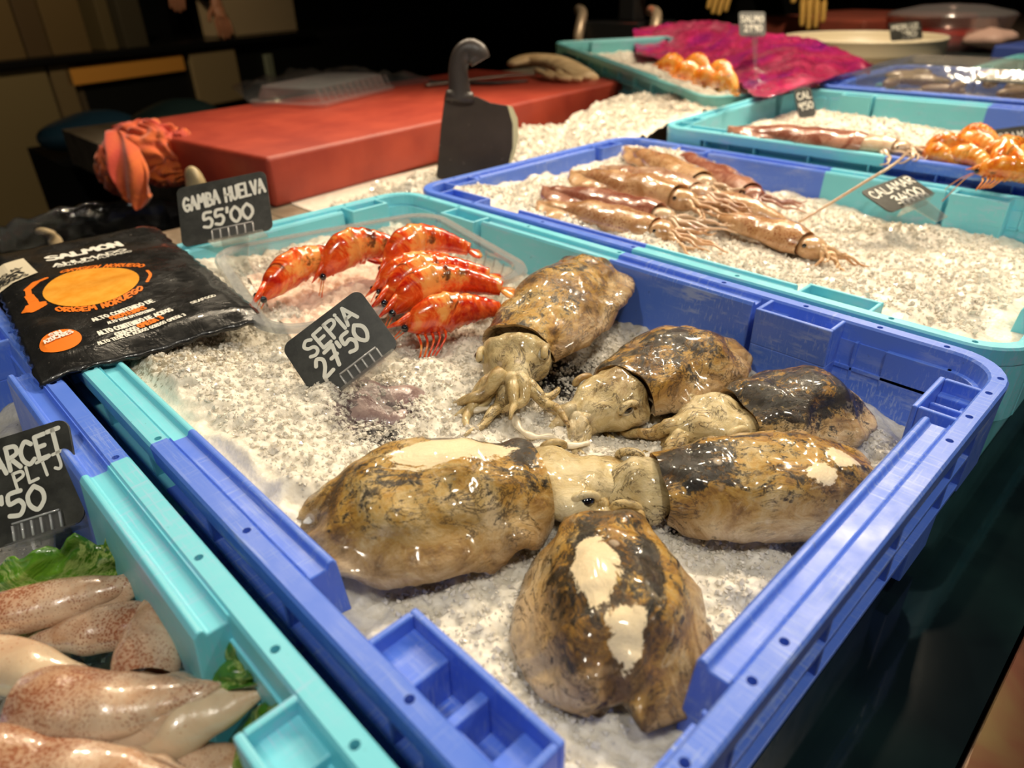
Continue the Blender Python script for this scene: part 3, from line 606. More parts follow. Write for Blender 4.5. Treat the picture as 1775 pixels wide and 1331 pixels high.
dsign((1533, 40), (1590, 36), (1606, 66), (1552, 71), dep(1578, 71, .034), [('MERLUZ', .08, .58, .9, .6, .26), ("8'90", .25, .2, .8, .2, .28)], 'small price card leaning in the round cream basin', lean=.004, group=GS, stem=.035, wd=.18)
dsign((1369, 156), (1401, 151), (1420, 200), (1392, 204), 1.03, [('CAL', .12, .62, .9, .64, .22), ("9'50", .12, .25, .9, .28, .24)], 'narrow tilted price card against the inner wall of the third crate', lean=.004, group=GS, clip=None, wd=.16)
dsign((1711, 226), (1800, 214), (1806, 247), (1716, 258), .88, [('ESCAMARLA', .08, .3, 1.15, .3, .42)], 'black price card starting ESCAMAR at the right edge above orange prawns', lean=.002, group=GS, clip=None, wd=.13)

# ------------------------------------------------------------------ salmon pack
S_TR, S_BR, S_BL = atz(243, 389, .010), atz(453, 531, .010), atz(57, 641, .010)
ex = (S_BR-S_BL); SW = ex.length; ex.normalize(); ey = Vector((-ex.y, ex.x, 0)); SH = (S_TR-S_BR).dot(ey)
def pz(u, v):
    x, y = u/SW, v/SH
    return .006 + .004*math.sin(PI*x)*math.sin(PI*min(1, y*1.1)) + .0022*mn.noise(Vector((u*22, v*22, 0))) - .006*max(0, abs(x-.5)-.42)/.08*.5 - .006*max(0, .06-y)/.06
def pf(u, v, l): return S_BL*1.0+ex*u+ey*v+Vector((0, 0, pz(u, v)-.010+l+.0)) 
root = empty('salmon_pack', S_BL); tag(root, 'black vacuum pack of smoked salmon with an orange oval lying across the crate rims', 'packaged salmon')
nu, nv = 50, 80; V = []; F = []
for i in range(nu+1):
    for j in range(nv+1):
        u, v = SW*i/nu, SH*j/nv; e = min(i, nu-i, j, nv-j); r_ = .004
        if e == 0: u += .0008*math.sin(i*1.7+j*1.3); v += .0008*math.cos(i*1.1+j*1.9)
        V.append(pf(u, v, 0)-S_BL)
for i in range(nu):
    for j in range(nv): a = i*(nv+1)+j; F.append((a, a+nv+1, a+nv+2, a+1))
mp = NT('pack_film'); mp.set(Base_Color=(.012, .012, .012, 1), Roughness=mp.ramp(mp.noise(45, 5), [(.35, .16), (.7, .42)]), Coat_Weight=.4)
mp.set(Base_Color=mp.mix(mp.ramp(mp.noise(260, 3), [(.68, 0), (.74, 1)]), (.012, .012, .012), (.16, .14, .12))); mp.bump(mp.noise(55, 6, .6, 1.), .35, .003)
mesh('film_pouch', V, F, mp.m, root, solid=.0026)
def puv(px, py):
    p = atz(px, py, .0098); d = p-S_BL; return d.dot(ex), d.dot(ey)
pfl = lambda u, v, l: pf(u, v, l+.0014)-S_BL
M_OR = simple('print_orange', (.85, .20, .02), .35); M_W = simple('print_white', (.80, .77, .68), .45)
def ptext(mb, t, p0, p1, h, **kw): a = puv(*p0); c = puv(*p1); letter(mb, t, a[0], a[1], c[0], c[1], h, pfl, **kw)
b = MB()
ptext(b, 'SALMON', (84, 451), (210, 423), .0150, wd=.24, gap=.10, wob=.02); ptext(b, 'AHUMADO', (93, 462), (218, 434), .0078, wd=.24, gap=.10)
ptext(b, 'SALMAO FUMADO', (100, 463.5), (228, 436.5), .0042, wd=.2, gap=.10)
ptext(b, 'ALTO CONTENIDO DE', (163, 557), (268, 523), .0058, wd=.2); ptext(b, 'ALTO TEOR EM PROTEINAS', (188, 560), (268, 536), .0036, wd=.2)
ptext(b, 'ALTO CONTENIDO DE ACIDOS', (172, 578), (300, 537), .0058, wd=.2); ptext(b, 'GRASOS', (203, 578), (240, 565), .0058, wd=.2); ptext(b, 'ALTO TEOR DE ACIDOS GORDOS OMEGA 3', (170, 593), (322, 545), .0042, wd=.2)
ptext(b, 'SEAFOOD', (333, 526), (375, 512), .0036, wd=.2); b.build('white_print', M_W, root, smooth=False)
b = MB()
ptext(b, 'ORIGEN NORUEGO', (104, 476), (247, 466), .0074, bow=.009, wd=.2); ptext(b, 'ORIGEM NORUEGO', (98, 538), (248, 505), .0078, bow=-.016, wd=.2)
b.build('origin_print', M_OR, root, smooth=False); b = MB(); ptext(b, 'PROTEINAS', (194, 553), (254, 534), .0058, wd=.24); ptext(b, 'OMEGA 3', (242, 563), (283, 549), .0058, wd=.24)
def disc(mb, cpx, rx, ry, lift, n=64, wav=0.):
    u, v = cpx; R_ = [(u+rx*math.cos(2*PI*k/n)*(1+wav*math.sin(k*.9)), v+ry*math.sin(2*PI*k/n)*(1+wav*math.sin(k*.7))) for k in range(n)]
    for q in range(4):
        r0, r1 = q/4, (q+1)/4
        ri = [pfl(u+(a-u)*r0, v+(c-v)*r0, lift) for a, c in R_]; ro = [pfl(u+(a-u)*r1, v+(c-v)*r1, lift) for a, c in R_]
        k0 = [(i, (i+1) % n, n+(i+1) % n, n+i) for i in range(n)]; mb.add(ri+ro, [f[::-1] for f in k0])
ou, ov = puv(160, 496); oL = puv(75, 510)[0]; oR = puv(244, 481)[0]; oT = puv(160, 463)[1]; oB = puv(160, 528)[1]
b.build('claim_print', M_OR, root, smooth=False); b = MB(); disc(b, puv(104, 589), (puv(140, 580)[0]-puv(66, 598)[0])/2, (puv(104, 572)[1]-puv(104, 607)[1])/2, .0003)
b.build('sugar_badge', M_OR, root, smooth=False); b = MB(); a_ = [Vector((*puv(px, py), 0)) for px, py in ((80, 484), (62, 490), (48, 500), (50, 512), (56, 520), (62, 530))]
for q in range(5): ribbon(b, [a_[q], a_[q+1]], .004+.0025*(q > 3)+.002*(q % 2), pfl)
u_, v_ = puv(59, 531); disc(b, (u_, v_), .0075, .0075, .0004, 30, .16)
b.build('map_print', M_OR, root, smooth=False); b = MB(); a_ = [Vector((*puv(px, py), 0)) for px, py in ((256, 472), (262, 480), (256, 492))]; ribbon(b, cr(a_, 3), .0022, pfl); b.build('arc_print', M_OR, root, smooth=False)
b = MB(); disc(b, (ou, ov), (oR-oL)/2, (oT-oB)/2, .0003)
ms = simple('salmon_window', (.88, .34, .03), .22, var=(90, (.95, .45, .06)), Coat_Weight=.6); b.build('salmon_window', ms, root, smooth=False)
b = MB(); q = [puv(-40, 468), puv(-26, 506), puv(66, 473), puv(40, 447)]
q = [Vector((*p, 0)) for p in q]; N = 16; b.add([pfl(*((q[0]*(1-i/N)+q[3]*(i/N))*(1-j/N)+(q[1]*(1-i/N)+q[2]*(i/N))*(j/N))[:2], .0009) for i in range(N+1) for j in range(N+1)], [(i*(N+1)+j, (i+1)*(N+1)+j, (i+1)*(N+1)+j+1, i*(N+1)+j+1) for i in range(N) for j in range(N)]); b.build('paper_badge', simple('badge', (.62, .55, .40), .6), root, smooth=False)
b = MB(); ptext(b, 'ROYAL', (-5, 478), (38, 463), .005, wd=.2, lift=.0014); ptext(b, 'BEST', (-8, 489), (46, 470), .009, wd=.24, lift=.0014); ptext(b, 'FOODS', (-4, 494), (50, 477), .006, wd=.24, lift=.0014)
b.build('dark_print', simple('print_dark', (.02, .02, .02), .5), root, smooth=False)
b = MB(); ptext(b, 'SIN', (88, 585), (108, 579), .0052, wd=.2, lift=.0010); ptext(b, 'AZUCARES', (78, 594), (128, 578), .0050, wd=.2, lift=.0010); b.build('badge_print', M_W, root, smooth=False)

# ------------------------------------------------------------------ red shrimps in their clear tray
def shrimp_mat(name, c1, c2, c3):
    s = NT(name); n1 = s.noise(38, 6, .65, 1.2); col = s.ramp(n1, [(.40, c1), (.5, c2), (.6, c3)])
    col = s.mix(s.ramp(s.noise(30, 4, .6, 2.), [(.60, 0), (.68, .85)]), col, (.04, .010, .006))
    s.set(Base_Color=col, Roughness=.2, Coat_Weight=.8, Coat_Roughness=.06, Subsurface_Weight=.25, Subsurface_Radius=(.006, .002, .001), Subsurface_Scale=1.); s.bump(s.noise(160, 4), .3, .001); return s.m
M_SHR = shrimp_mat('shrimp_red', (.50, .012, .004), (.80, .10, .012), (.86, .36, .09)); M_SHO = shrimp_mat('prawn_orange', (.62, .12, .01), (.80, .26, .02), (.85, .42, .10))
def shrimp(Hd, Tl, hump, r, mat, label, seed, group, side=1, hum2=0., detail=True, cat='shrimp'):
    """head point, tail point, hump height of the curled back"""
    Hd, Tl = Vector(Hd), Vector(Tl); root = empty('shrimp' if cat == 'shrimp' else 'prawn', Hd); tag(root, label, cat, group); rnd = random.Random(seed)
    d = Tl-Hd; L = d.length; x = d.normalized(); sd = Vector((0, 0, 1)).cross(x).normalized(); up = x.cross(sd)
    P = lambda s: x*L*s + sd*side*hum2*math.sin(PI*s)*L + up*(hump*math.sin(PI*min(1, s)**.85))
    n = 60; rings = []; m = 16
    for i in range(n):
        s = i/(n-1); c = P(s); t = (P(min(1, s+.01))-P(max(0, s-.01))).normalized(); a = t.cross(up).normalized(); b_ = a.cross(t)
        if s < .42: rad = r*lerp([(0, .12), (.06, .45), (.15, .8), (.3, 1.05), (.42, 1.0)], s)
        else:
            q = (s-.42)/.58*6; rad = r*(1-.62*(s-.42)/.58)*(1+.09*(1-(q % 1)))
        rings.append([c+a*math.cos(2*PI*k/m)*rad*.82+b_*math.sin(2*PI*k/m)*rad for k in range(m)])
    b = MB(); b.loft(rings); b.build('body', mat, root)
    t = (P(1)-P(.97)).normalized(); a = t.cross(up).normalized(); tf = MB()
    for k in (-2, -1, 0, 1, 2):
        dd = (t+a*k*.38-up*.1).normalized(); e = dd.cross(up).normalized(); c = P(1)
        tf.loft([[c+dd*L*.17*q+e*math.cos(2*PI*j/8)*r*.34*w_+up*math.sin(2*PI*j/8)*r*.08 for j in range(8)] for q, w_ in ((0, .5), (.3, .9), (.7, 1.1), (1, .5))])
    tf.build('tail_fan', mat, root)
    h = P(0); ht_ = (P(0)-P(.05)).normalized(); rb = MB(); rb.tube([P(.08)+up*r*.5, h+ht_*L*.04+up*r*.5, h+ht_*L*.20+up*r*.7], [r*.22, r*.16, r*.02], 6); rb.build('rostrum', mat, root)
    if detail:
        for k in (-1, 1):
            eb = MB(); eb.ell(h+ht_*r*.1+sd*k*r*.38+up*r*.3, (r*.2,)*3, 10, 6); eb.build('eye', M_EYE, root)
            an = MB(); q = [h+sd*k*r*.2]; dd = ht_.copy()
            for w_ in range(8): dd = (dd+sd*rnd.uniform(-.3, .3)-up*.12+x*rnd.uniform(-.05, .25)).normalized(); q.append(q[-1]+dd*L*.11)
            an.tube(cr(q, 3), .00045, 5); an.build('antenna', mat, root)
        for w_ in range(5):
            lg = MB(); s = .12+.06*w_; c = P(s)-up*r*.6; lg.tube(cr([c, c-x*L*.05+sd*side*r*1.1-up*r*.1, c-x*L*(.12+.02*w_)+sd*side*r*1.5-up*r*.8], 4), [.0011]*4+[.0008]*4+[.0004], 6); lg.build('leg', mat, root)
    return root
tz = Vector((.167, -.164, -.036)); TA = math.radians(76)
root = empty('clear_tray', tz, TA); tag(root, 'clear rectangular tray holding ice and red shrimps in the middle crate', 'tray')
def rc(L, W, r, z, n=8): return [v-Vector((L/2, W/2, 0)) for v in rr(L, W, 0, r, z, n)]
b = MB(); n = 36
b.loft([rc(.172, .165, .02, .0015), rc(.178, .171, .024, .004), rc(.196, .188, .028, .035)], cap0=True, cap1=False)
for f in [(-1, 0), (1, 0)]:
    for k in range(9):
        y = -.06+.015*k; b.tube([Vector((f[0]*.0885, y, .006)), Vector((f[0]*.097, y, .033))], .0008, 5)
b.build('tray_shell', clear_plastic('tray_plastic', (.95, .96, .95), .13, .10, .07), root, smooth=False)
b = MB(); b.loft([rc(.196, .188, .028, .035), rc(.198, .190, .028, .0375), rc(.214, .206, .034, .038), rc(.2165, .2085, .034, .0345), rc(.2145, .2065, .034, .0345), rc(.213, .205, .033, .0365), rc(.199, .191, .028, .0360)], cap0=False, cap1=False); b.build('tray_rim', clear_plastic('tray_rim_plastic', (.92, .95, .95), .25, .12, .16), root, smooth=False)
CPT2 = [(0, 0, -.022), (.1, .1, -.022), (.167, -.164, -.020)]
def trayice():
    V = []; N = 90
    for i in range(N):
        for j in range(N):
            u, v = (i/(N-1)-.5)*.168, (j/(N-1)-.5)*.160; z = .014+.006*mn.noise(Vector((u*30, v*30, 1)))+.004*mn.noise(Vector((u*90, v*90, 2)))+.003*mn.noise(Vector((u*220, v*220, 3)))
            z += .010*math.exp(-((u+.0)**2+(v+.05)**2)*300)
            V.append((u*math.cos(TA)-v*math.sin(TA)+tz.x, u*math.sin(TA)+v*math.cos(TA)+tz.y, z+tz.z))
    F = [(i*N+j, (i+1)*N+j, (i+1)*N+j+1, i*N+j+1) for i in range(N-1) for j in range(N-1)]
    o = mesh('crushed_ice', V, F, ice_mat('ice_tray', (.88, .66, .52))); tag(o, 'pinkish crushed ice inside the clear shrimp tray', 'ice', None, 'stuff')
trayice()
SL = [((455, 522, -.008), (632, 447, .0), .012, .0115, 1, .10, 'long dark-headed red shrimp at the left end of the tray'),
      ((560, 482, -.004), (712, 440, .002), .016, .0125, 1, .12, 'red shrimp behind the gap in the ice, second from the left of the tray'),
      ((668, 475, -.004), (812, 432, .002), .016, .0120, 1, .14, 'red shrimp curling at the far right corner of the clear tray'),
      ((655, 508, -.006), (775, 450, .004), .010, .0100, -1, .05, 'short darker shrimp crossing the middle of the heap'),
      ((665, 528, .000), (845, 476, .004), .012, .0115, 1, .10, 'pale orange shrimp lying on top of the heap near the tray corner'),
      ((680, 545, -.004), (868, 500, .000), .012, .0120, 1, .12, 'orange shrimp with its tail against the right end of the tray'),
      ((700, 572, -.010), (862, 535, -.012), .008, .0120, -1, .05, 'shrimp pressed against the near wall of the clear tray, right of the price card')]
for i, (h, t_, hu, r_, sd_, h2, lb) in enumerate(SL): shrimp(atz(*h), atz(*t_), hu, r_*1.2, M_SHR, lb, i, 'red shrimps in the clear tray', sd_, h2)

# ------------------------------------------------------------------ squid
M_SQP = squid_mat('squid_pale', (.60, .44, .31), (.24, .065, .025), 900, .66, big=(.45, .25, .14))
M_SQB = squid_mat('squid_tan', (.62, .40, .22), (.24, .06, .02), 420, .5, big=(.40, .20, .075))
M_SQR = squid_mat('squid_red', (.46, .24, .16), (.18, .03, .02), 420, .5, big=(.20, .045, .025))
M_SQC = squid_mat('squid_cream', (.60, .46, .31), (.4, .16, .08), 500, .3)
SWT = [(0, .02), (.04, .13), (.12, .34), (.28, .64), (.5, .9), (.75, 1), (.93, .96), (1, .86)]
def squid(T, Hd, hw, label, mat, seed, group, fin=.5, finw=.7, bend=0., head=True, arms=8, alen=.05, flat=.8, roll=0., armmat=None, eye=True, spread=.9):
    T, Hd = Vector(T), Vector(Hd); rnd = random.Random(seed); L = (Hd-T).length; root = empty('squid'); root.matrix_world = frame_from(T, Hd, roll); tag(root, label, 'squid', group)
    n, m = 44, 36; V = []; MK = []
    for i in range(n):
        s = (i/(n-1))**1.15; w_ = hw*lerp(SWT, s); yb = bend*L*4*s*(1-s)
        for j in range(m):
            a = 2*PI*j/m; c, sn = math.cos(a), math.sin(a); p = Vector((L*s, w_*c, w_*flat*sn*(1 if sn > 0 else .6)))
            q = p+Vector((seed, 0, 0)); p += Vector((0, c, sn))*(.003*mn.noise(q*32)+.0012*mn.noise(q*85))*min(1, s*6); p.y += yb; V.append(p); MK.append((max(0, .5-sn)*.5, 0, 0))
    b = MB(); b.loft([V[i*m:(i+1)*m] for i in range(n)], cap1=False)
    r1 = [Vector((v.x-.001, v.y*.94, v.z*.92)) for v in V[-m:]]; r2 = [Vector((v.x-.014, v.y*.8, v.z*.8)) for v in V[-m:]]
    b.add(V[-m:]+r1+r2, [(j, (j+1) % m, m+(j+1) % m, m+j) for j in range(m)]+[(m+j, m+(j+1) % m, 2*m+(j+1) % m, 2*m+j) for j in range(m)]+[tuple(range(2*m, 3*m))]); MK += [(1, 0, 0)]*3*m
    b.build('mantle', mat, root, mask=MK)
    if fin:
        for sg in (-1, 1):
            f = MB(); rings = []
            for i in range(24):
                s = fin*i/23; w_ = hw*lerp(SWT, s); wf = hw*finw*math.sin(PI*min(1, (i/23)**.8))**.8+.0004; yb = bend*L*4*s*(1-s); rg = []
                for q in range(7): t = q/6; rg.append(Vector((L*s-.02*t*L*.3, yb+sg*(w_*.7+(w_*.3+wf)*t), .002-.006*t*t+.0018*math.sin(i*.7+seed)*t+.0011*(1-t))))
                for q in range(6, -1, -1): t = q/6; rg.append(Vector((L*s-.02*t*L*.3, yb+sg*(w_*.7+(w_*.3+wf)*t), -.0006-.006*t*t+.0018*math.sin(i*.7+seed)*t-.0011*(1-t))))
                rings.append(rg if sg > 0 else rg[::-1])
            f.loft(rings); f.build('fin', mat, root, mask=[(.35, 0, 0)]*len(f.V))
    am = armmat or M_SQA
    if head:
        h = Vector((L+.006, 0, 0)); hb = MB(); hb.ell(h, (.016*hw/.02, hw*.72, hw*.55), 24, 14, nz=.14, nsc=60); hd = hb.build('head', am, root, mask=[(.5, 0, 0)]*len(hb.V))
        if eye:
            for sg in (-1, 1): e = MB(); e.ell(h+Vector((0, sg*hw*.62, hw*.2)), (hw*.12, hw*.10, hw*.12), 12, 8); e.build('eye', M_EYE, hd)
        for k in range(arms):
            a = (-1+2*(k+.5)/arms)*spread; p = h+Vector((.010, hw*.35*math.sin(a*1.5), 0)); d = a*.8; cv = rnd.uniform(-1.6, 1.6); ln = alen*rnd.uniform(.7, 1.2); pts = [p-Vector((.006, 0, 0))]
            for q in range(12): t = q/11; pts.append(p.copy()); d += cv/12*(1+t); p = p+Vector((math.cos(d), math.sin(d), 0))*ln/12; p.z = -hw*.35*t+.002*(k % 3)+.0012*math.sin(q*1.3+k)
            tb = MB(); tb.tube(cr(pts, 2), [hw*.16*(1-.8*i/(2*(len(pts)-1))) for i in range(2*(len(pts)-1)+1)], 8); tb.build('arm', am, root, mask=[(.8, 0, 0)]*len(tb.V))
    return root
M_SQA = squid_mat('squid_arm', (.52, .37, .24), (.28, .12, .06), 500, .4)
GL = 'speckled squid on lettuce in the near left crate'
Q = lambda px, py, z: atz(px, py, z)
for i, (t_, h, hw, lb, mt, kw) in enumerate([
    ((385, 1195, -.026), (40, 1228, -.032), .0155, 'speckled squid lying across the front of the left crate with its point toward the rim', M_SQP, dict(fin=.55, finw=.25, head=False, bend=.03)),
    ((478, 1190, -.026), (205, 1262, -.046), .0165, 'pale squid tube under the long speckled one, its tip touching the crate wall', M_SQC, dict(fin=0, head=False, bend=.04)),
    ((300, 1003, -.028), (255, 1178, -.034), .0125, 'upright brown speckled squid tip leaning on the lettuce behind', M_SQP, dict(fin=.8, finw=.28, head=False, bend=-.05)),
    ((262, 1000, -.034), (-45, 1078, -.038), .0125, 'long creamy squid farthest back against the lettuce', M_SQP, dict(fin=.5, finw=.2, head=False, bend=.02)),
    ((40, 1110, -.044), (290, 1080, -.042), .0120, 'rosy squid between the rear cream one and the front ones', M_SQP, dict(fin=0, head=False)),
    ((185, 1195, -.034), (-60, 1130, -.034), .0115, 'rounded pale squid at the left edge under the price card', M_SQC, dict(fin=.3, finw=.2, head=False)),
    ((330, 1345, -.034), (-60, 1330, -.030), .0135, 'blurred squid along the bottom left edge of the picture', M_SQP, dict(fin=.4, finw=.2, head=False)),
    ((490, 1335, -.048), (270, 1345, -.046), .0120, 'squid end beside the green leaf at the bottom edge', M_SQP, dict(fin=0, head=False)),
    ((150, 1050, -.058), (20, 1190, -.062), .0150, 'squid filling the gap low in the pile', M_SQP, dict(fin=0, head=False))]):
    squid(Q(*t_), Q(*h), hw, lb, mt, i*1.3+.4, GL, **kw)
# lettuce
ml = NT('lettuce'); _n = ml.noise(26, 5, .6, .8)
ml.set(Base_Color=ml.mix(ml.ramp(ml.noise(8, 6, .75, 3.), [(.47, 0), (.5, .7), (.53, 0)]), ml.ramp(_n, [(.35, (.035, .12, .006)), (.55, (.12, .30, .02)), (.75, (.30, .46, .06))]), (.42, .52, .16)), Roughness=.25, Coat_Weight=.5, Subsurface_Weight=.1, Subsurface_Radius=(.002, .004, .001), Subsurface_Scale=1.)
ml.bump(ml.noise(60, 5, .6, 1.), .6, .003)
def leaf(base, edge, nrm, label, seed, ruf=.006):
    """base and edge: world polylines; the leaf spans between them and ruffles toward the edge"""
    base, edge = cr(base, 8), cr(edge, 8); n = min(len(base), len(edge)); N = 22; V = []; nrm = Vector(nrm)
    for i in range(n):
        for j in range(N+1):
            t = j/N; p = base[i].lerp(edge[i], t); p += nrm*(ruf*t*t*math.sin(i*.9+seed+3*mn.noise(Vector((i*.2, t*3, seed))))+ruf*.5*mn.noise(Vector((i*.35, t*6, seed+4)))+ruf*.9*math.sin(PI*t)); p += (edge[i]-base[i])*(.10*t**3*math.sin(i*1.3+seed)); V.append(p)
    F = [(i*(N+1)+j, (i+1)*(N+1)+j, (i+1)*(N+1)+j+1, i*(N+1)+j+1) for i in range(n-1) for j in range(N)]
    o = mesh('lettuce_leaf', V, F, ml.m, solid=.0007); tag(o, label, 'lettuce leaf', 'lettuce leaves in the near left crate')
leaf([Q(-60, 1090, -.055), Q(60, 1060, -.055), Q(160, 1035, -.055), Q(250, 1020, -.055)], [Q(-60, 985, -.030), Q(50, 962, -.026), Q(150, 935, -.024), Q(228, 940, -.022)], (.3, -.3, .6), 'green lettuce leaf behind the squid, just below the left price card', 1)
leaf([Q(235, 1100, -.062), Q(260, 1060, -.060), Q(300, 1110, -.062), Q(330, 1200, -.066)], [Q(232, 970, -.022), Q(290, 962, -.024), Q(340, 1040, -.036), Q(360, 1110, -.045)], (.4, -.2, .6), 'lettuce leaf wrapping behind the upright squid tip', 4)
leaf([Q(330, 1210, -.034), Q(335, 1180, -.036), Q(322, 1140, -.038), Q(312, 1060, -.036)], [Q(452, 1186, -.022), Q(448, 1160, -.018), Q(418, 1103, -.013), Q(345, 1032, -.012)], (.15, -.35, .4), 'bright lettuce leaf between the squid and the turquoise crate wall', 7)
leaf([Q(380, 1340, -.052), Q(400, 1280, -.050), Q(430, 1240, -.046)], [Q(497, 1345, -.024), Q(490, 1270, -.022), Q(480, 1205, -.018)], (.3, -.3, .6), 'lettuce scrap at the bottom edge beside the turquoise handle pocket', 9)
# calamari
GC = 'calamari heaped in the crate behind the cuttlefish'
for i, (t_, h, hw, lb, mt, kw) in enumerate([
    ((930, 352, -.006), (1135, 400, -.010), .020, 'nearest tan calamari in the left heap, along the blue rim', M_SQB, dict()),
    ((940, 326, -.004), (1140, 376, -.006), .019, 'brown calamari second from the near blue rim', M_SQR, dict()),
    ((988, 298, -.002), (1175, 345, -.002), .021, 'broad calamari in the middle of the heap', M_SQB, dict()),
    ((1040, 290, .000), (1205, 335, -.002), .019, 'pinkish calamari behind the broad middle one', M_SQP, dict()),
    ((1083, 256, -.004), (1215, 318, -.006), .020, 'ochre calamari with its pointed tip highest at the back', M_SQB, dict(finw=.5)),
    ((1165, 262, -.006), (1300, 336, -.014), .018, 'dark red calamari against the blue back wall', M_SQR, dict())]):
    squid(Q(*t_), Q(*h), hw, lb, mt, i*2.1, GC, alen=.06, armmat=[M_SQB, M_SQA, M_SQB, M_SQP, M_SQA, M_SQR][i], **kw)
squid(Q(1235, 372, -.014), Q(1395, 425, -.020), .020, 'large calamari stretched to the right over the ice with a black eye', M_SQB, 31., GC, alen=.04, fin=0, spread=.4, armmat=M_SQB)
squid(Q(1375, 390, -.020), Q(1235, 350, -.010), .019, 'tan calamari lying the other way, its arms tangled in the heap', M_SQB, 37., GC, alen=.07, finw=.3)
def strand(name, pts, rad, mat, label, cat):
    b = MB(); p = cr(pts, 6); b.tube(p, rad, 8); o = b.build(name, mat); tag(o, label, cat)
strand('tentacle', [Q(1575, 262, .026), Q(1548, 286, .024), Q(1500, 315, .010), Q(1440, 352, -.010), Q(1385, 385, -.026)], .0016, M_SQC, 'long thin tentacle hanging from the third crate down to the calamari ice', 'tentacle')
# third crate
squid(Q(1262, 222, .022), Q(1500, 256, .020), .021, 'long dark red squid along the near wall of the third crate', M_SQR, 41., 'long squid in the third crate', alen=.06, finw=.35)
squid(Q(1350, 238, .020), Q(1550, 258, .022), .018, 'paler squid beside the dark red one, arms bunched before the prawns', M_SQC, 43., 'long squid in the third crate', alen=.05, finw=.3)
GP = 'orange prawns in the third crate'
rnd = random.Random(5)
POS = [((1602, 262), (1690, 262), 'yellow-orange prawn nearest the squid arms'), ((1630, 280), (1720, 300), 'orange prawn at the near left of the prawn heap'), ((1690, 300), (1800, 318), 'orange prawn resting on the blue rim'),
       ((1640, 254), (1740, 272), 'orange prawn in the middle of the heap'), ((1740, 255), (1800, 300), 'red-legged prawn pointing to the right edge'), ((1705, 268), (1790, 285), 'deep orange prawn over its neighbours'), ((1600, 278), (1665, 290), 'small orange prawn at the squid end of the heap'),
       ((1720, 285), (1810, 262), 'prawn with long red claws below the black card'), ((1765, 270), (1830, 310), 'prawn half cut off by the right edge'), ((1660, 245), (1730, 250), 'prawn at the back of the heap against the blue wall')]
for i, (h, t_, lb) in enumerate(POS): shrimp(atz(*h, .012+.004*(i % 3)), atz(*t_, .012+.003*((i+1) % 3)), .010, .0125, M_SHO, lb, i+20, GP, 1 if i % 2 else -1, .1, cat='prawn')

# ------------------------------------------------------------------ pink bag crate
mpk = NT('pink_film'); _f = mpk.noise(7, 5, .6, 1.2)
mpk.set(Base_Color=mpk.ramp(_f, [(.30, (.34, .015, .36)), (.42, (.80, .04, .34)), (.52, (.90, .05, .20)), (.7, (.95, .22, .36))]), Roughness=.16, Coat_Weight=.8, Transmission_Weight=.15, IOR=1.3)
mpk.bump(mpk.noise(16, 7, .62, 2.5), 1., .035)
ice_pink = ice('crushed_ice', .02, .69, .02, .42, [(.3, .15, -.022), (.5, .2, -.015), (.1, .15, -.03), (.4, .4, -.03)], .006, MI, 'crushed ice showing beside the pink bag in the turquoise crate', 2500, .002)
ice_pink.location = pink.location; ice_pink.rotation_euler = pink.rotation_euler
top = cr([atz(1097, 52, .075), atz(1150, 42, .085), atz(1210, 36, .095), atz(1262, 40, .095), atz(1330, 56, .085), atz(1400, 66, .080), atz(1450, 82, .070), atz(1512, 112, .050)], 8)
bot = cr([atz(1112, 92, .050), atz(1150, 104, .030), atz(1205, 116, .026), atz(1262, 132, .026), atz(1290, 150, .030), atz(1320, 168, .036), atz(1400, 146, .044), atz(1508, 114, .046)], 8)
V = []; N = 40
for i in range(len(top)):
    for j in range(N+1):
        t = j/N; p = top[i].lerp(bot[i], t); q = Vector((p.x*9, p.y*9, 0)); sag = math.sin(PI*t)
        p.z += sag*(-.026 + .022*abs(mn.noise(q*.9+Vector((3, 0, 0)))) + .010*mn.noise(q*2.6)) + .005*mn.noise(q*7); V.append(p)
F = [(i*(N+1)+j, i*(N+1)+j+1, (i+1)*(N+1)+j+1, (i+1)*(N+1)+j) for i in range(len(top)-1) for j in range(N)]
o = mesh('plastic_bag', V, F, mpk.m, solid=.0015); tag(o, 'crumpled bright pink plastic bag spread in the turquoise crate at the top', 'plastic bag')
for i, (h, t_, lb) in enumerate([((1140, 118), (1185, 128), 'orange prawn at the left end of the row beside the pink bag'), ((1165, 134), (1218, 140), 'orange prawn second from the left beside the pink bag'), ((1185, 118), (1228, 126), 'orange prawn half under the edge of the pink bag'),
        ((1200, 146), (1245, 152), 'orange prawn in the middle of the row by the crate rim'), ((1225, 132), (1268, 142), 'orange prawn right of the middle beside the pink bag'), ((1235, 150), (1275, 158), 'orange prawn at the right end of the row beside the pink bag')]):
    shrimp(atz(*h, .052), atz(*t_, .050), .012, .016, M_SHO, lb, i+50, 'orange prawns beside the pink bag', 1, .12, detail=False, cat='prawn')
# clear lidded box of fish in the blue crate
def qbox(mb, q, z0, z1, inset=.0):
    c = sum(q, Vector())/4; mb.loft([[Vector((p.x, p.y, z0)) for p in q], [Vector((p.x+(c.x-p.x)*inset, p.y+(c.y-p.y)*inset, z1)) for p in q]])
P0 = Vector((.30, .99, .012)); root = empty('clear_fish_box', P0); tag(root, 'long clear lidded plastic box of small grey fish in the blue crate', 'fish box')
b = MB(); b.box(-.17, .36, -.10, .12, 0, .004); b.loft([[Vector((x, y, z)) for x, y in ((-.17-e, -.10-e), (.36+e, -.10-e), (.36+e, .12+e), (-.17-e, .12+e))] for z, e in ((.004, 0), (.030, .006), (.031, .012), (.034, .012), (.052, -.020))]); b.build('clear_box', clear_plastic('fish_box_plastic', (.90, .88, .84), .05, .10, .05, (30, .4, .006)), root, smooth=False)
mfish = squid_mat('grey_fish', (.34, .26, .18), (.10, .06, .04), 200, .5)
b = MB()
rnd = random.Random(9)
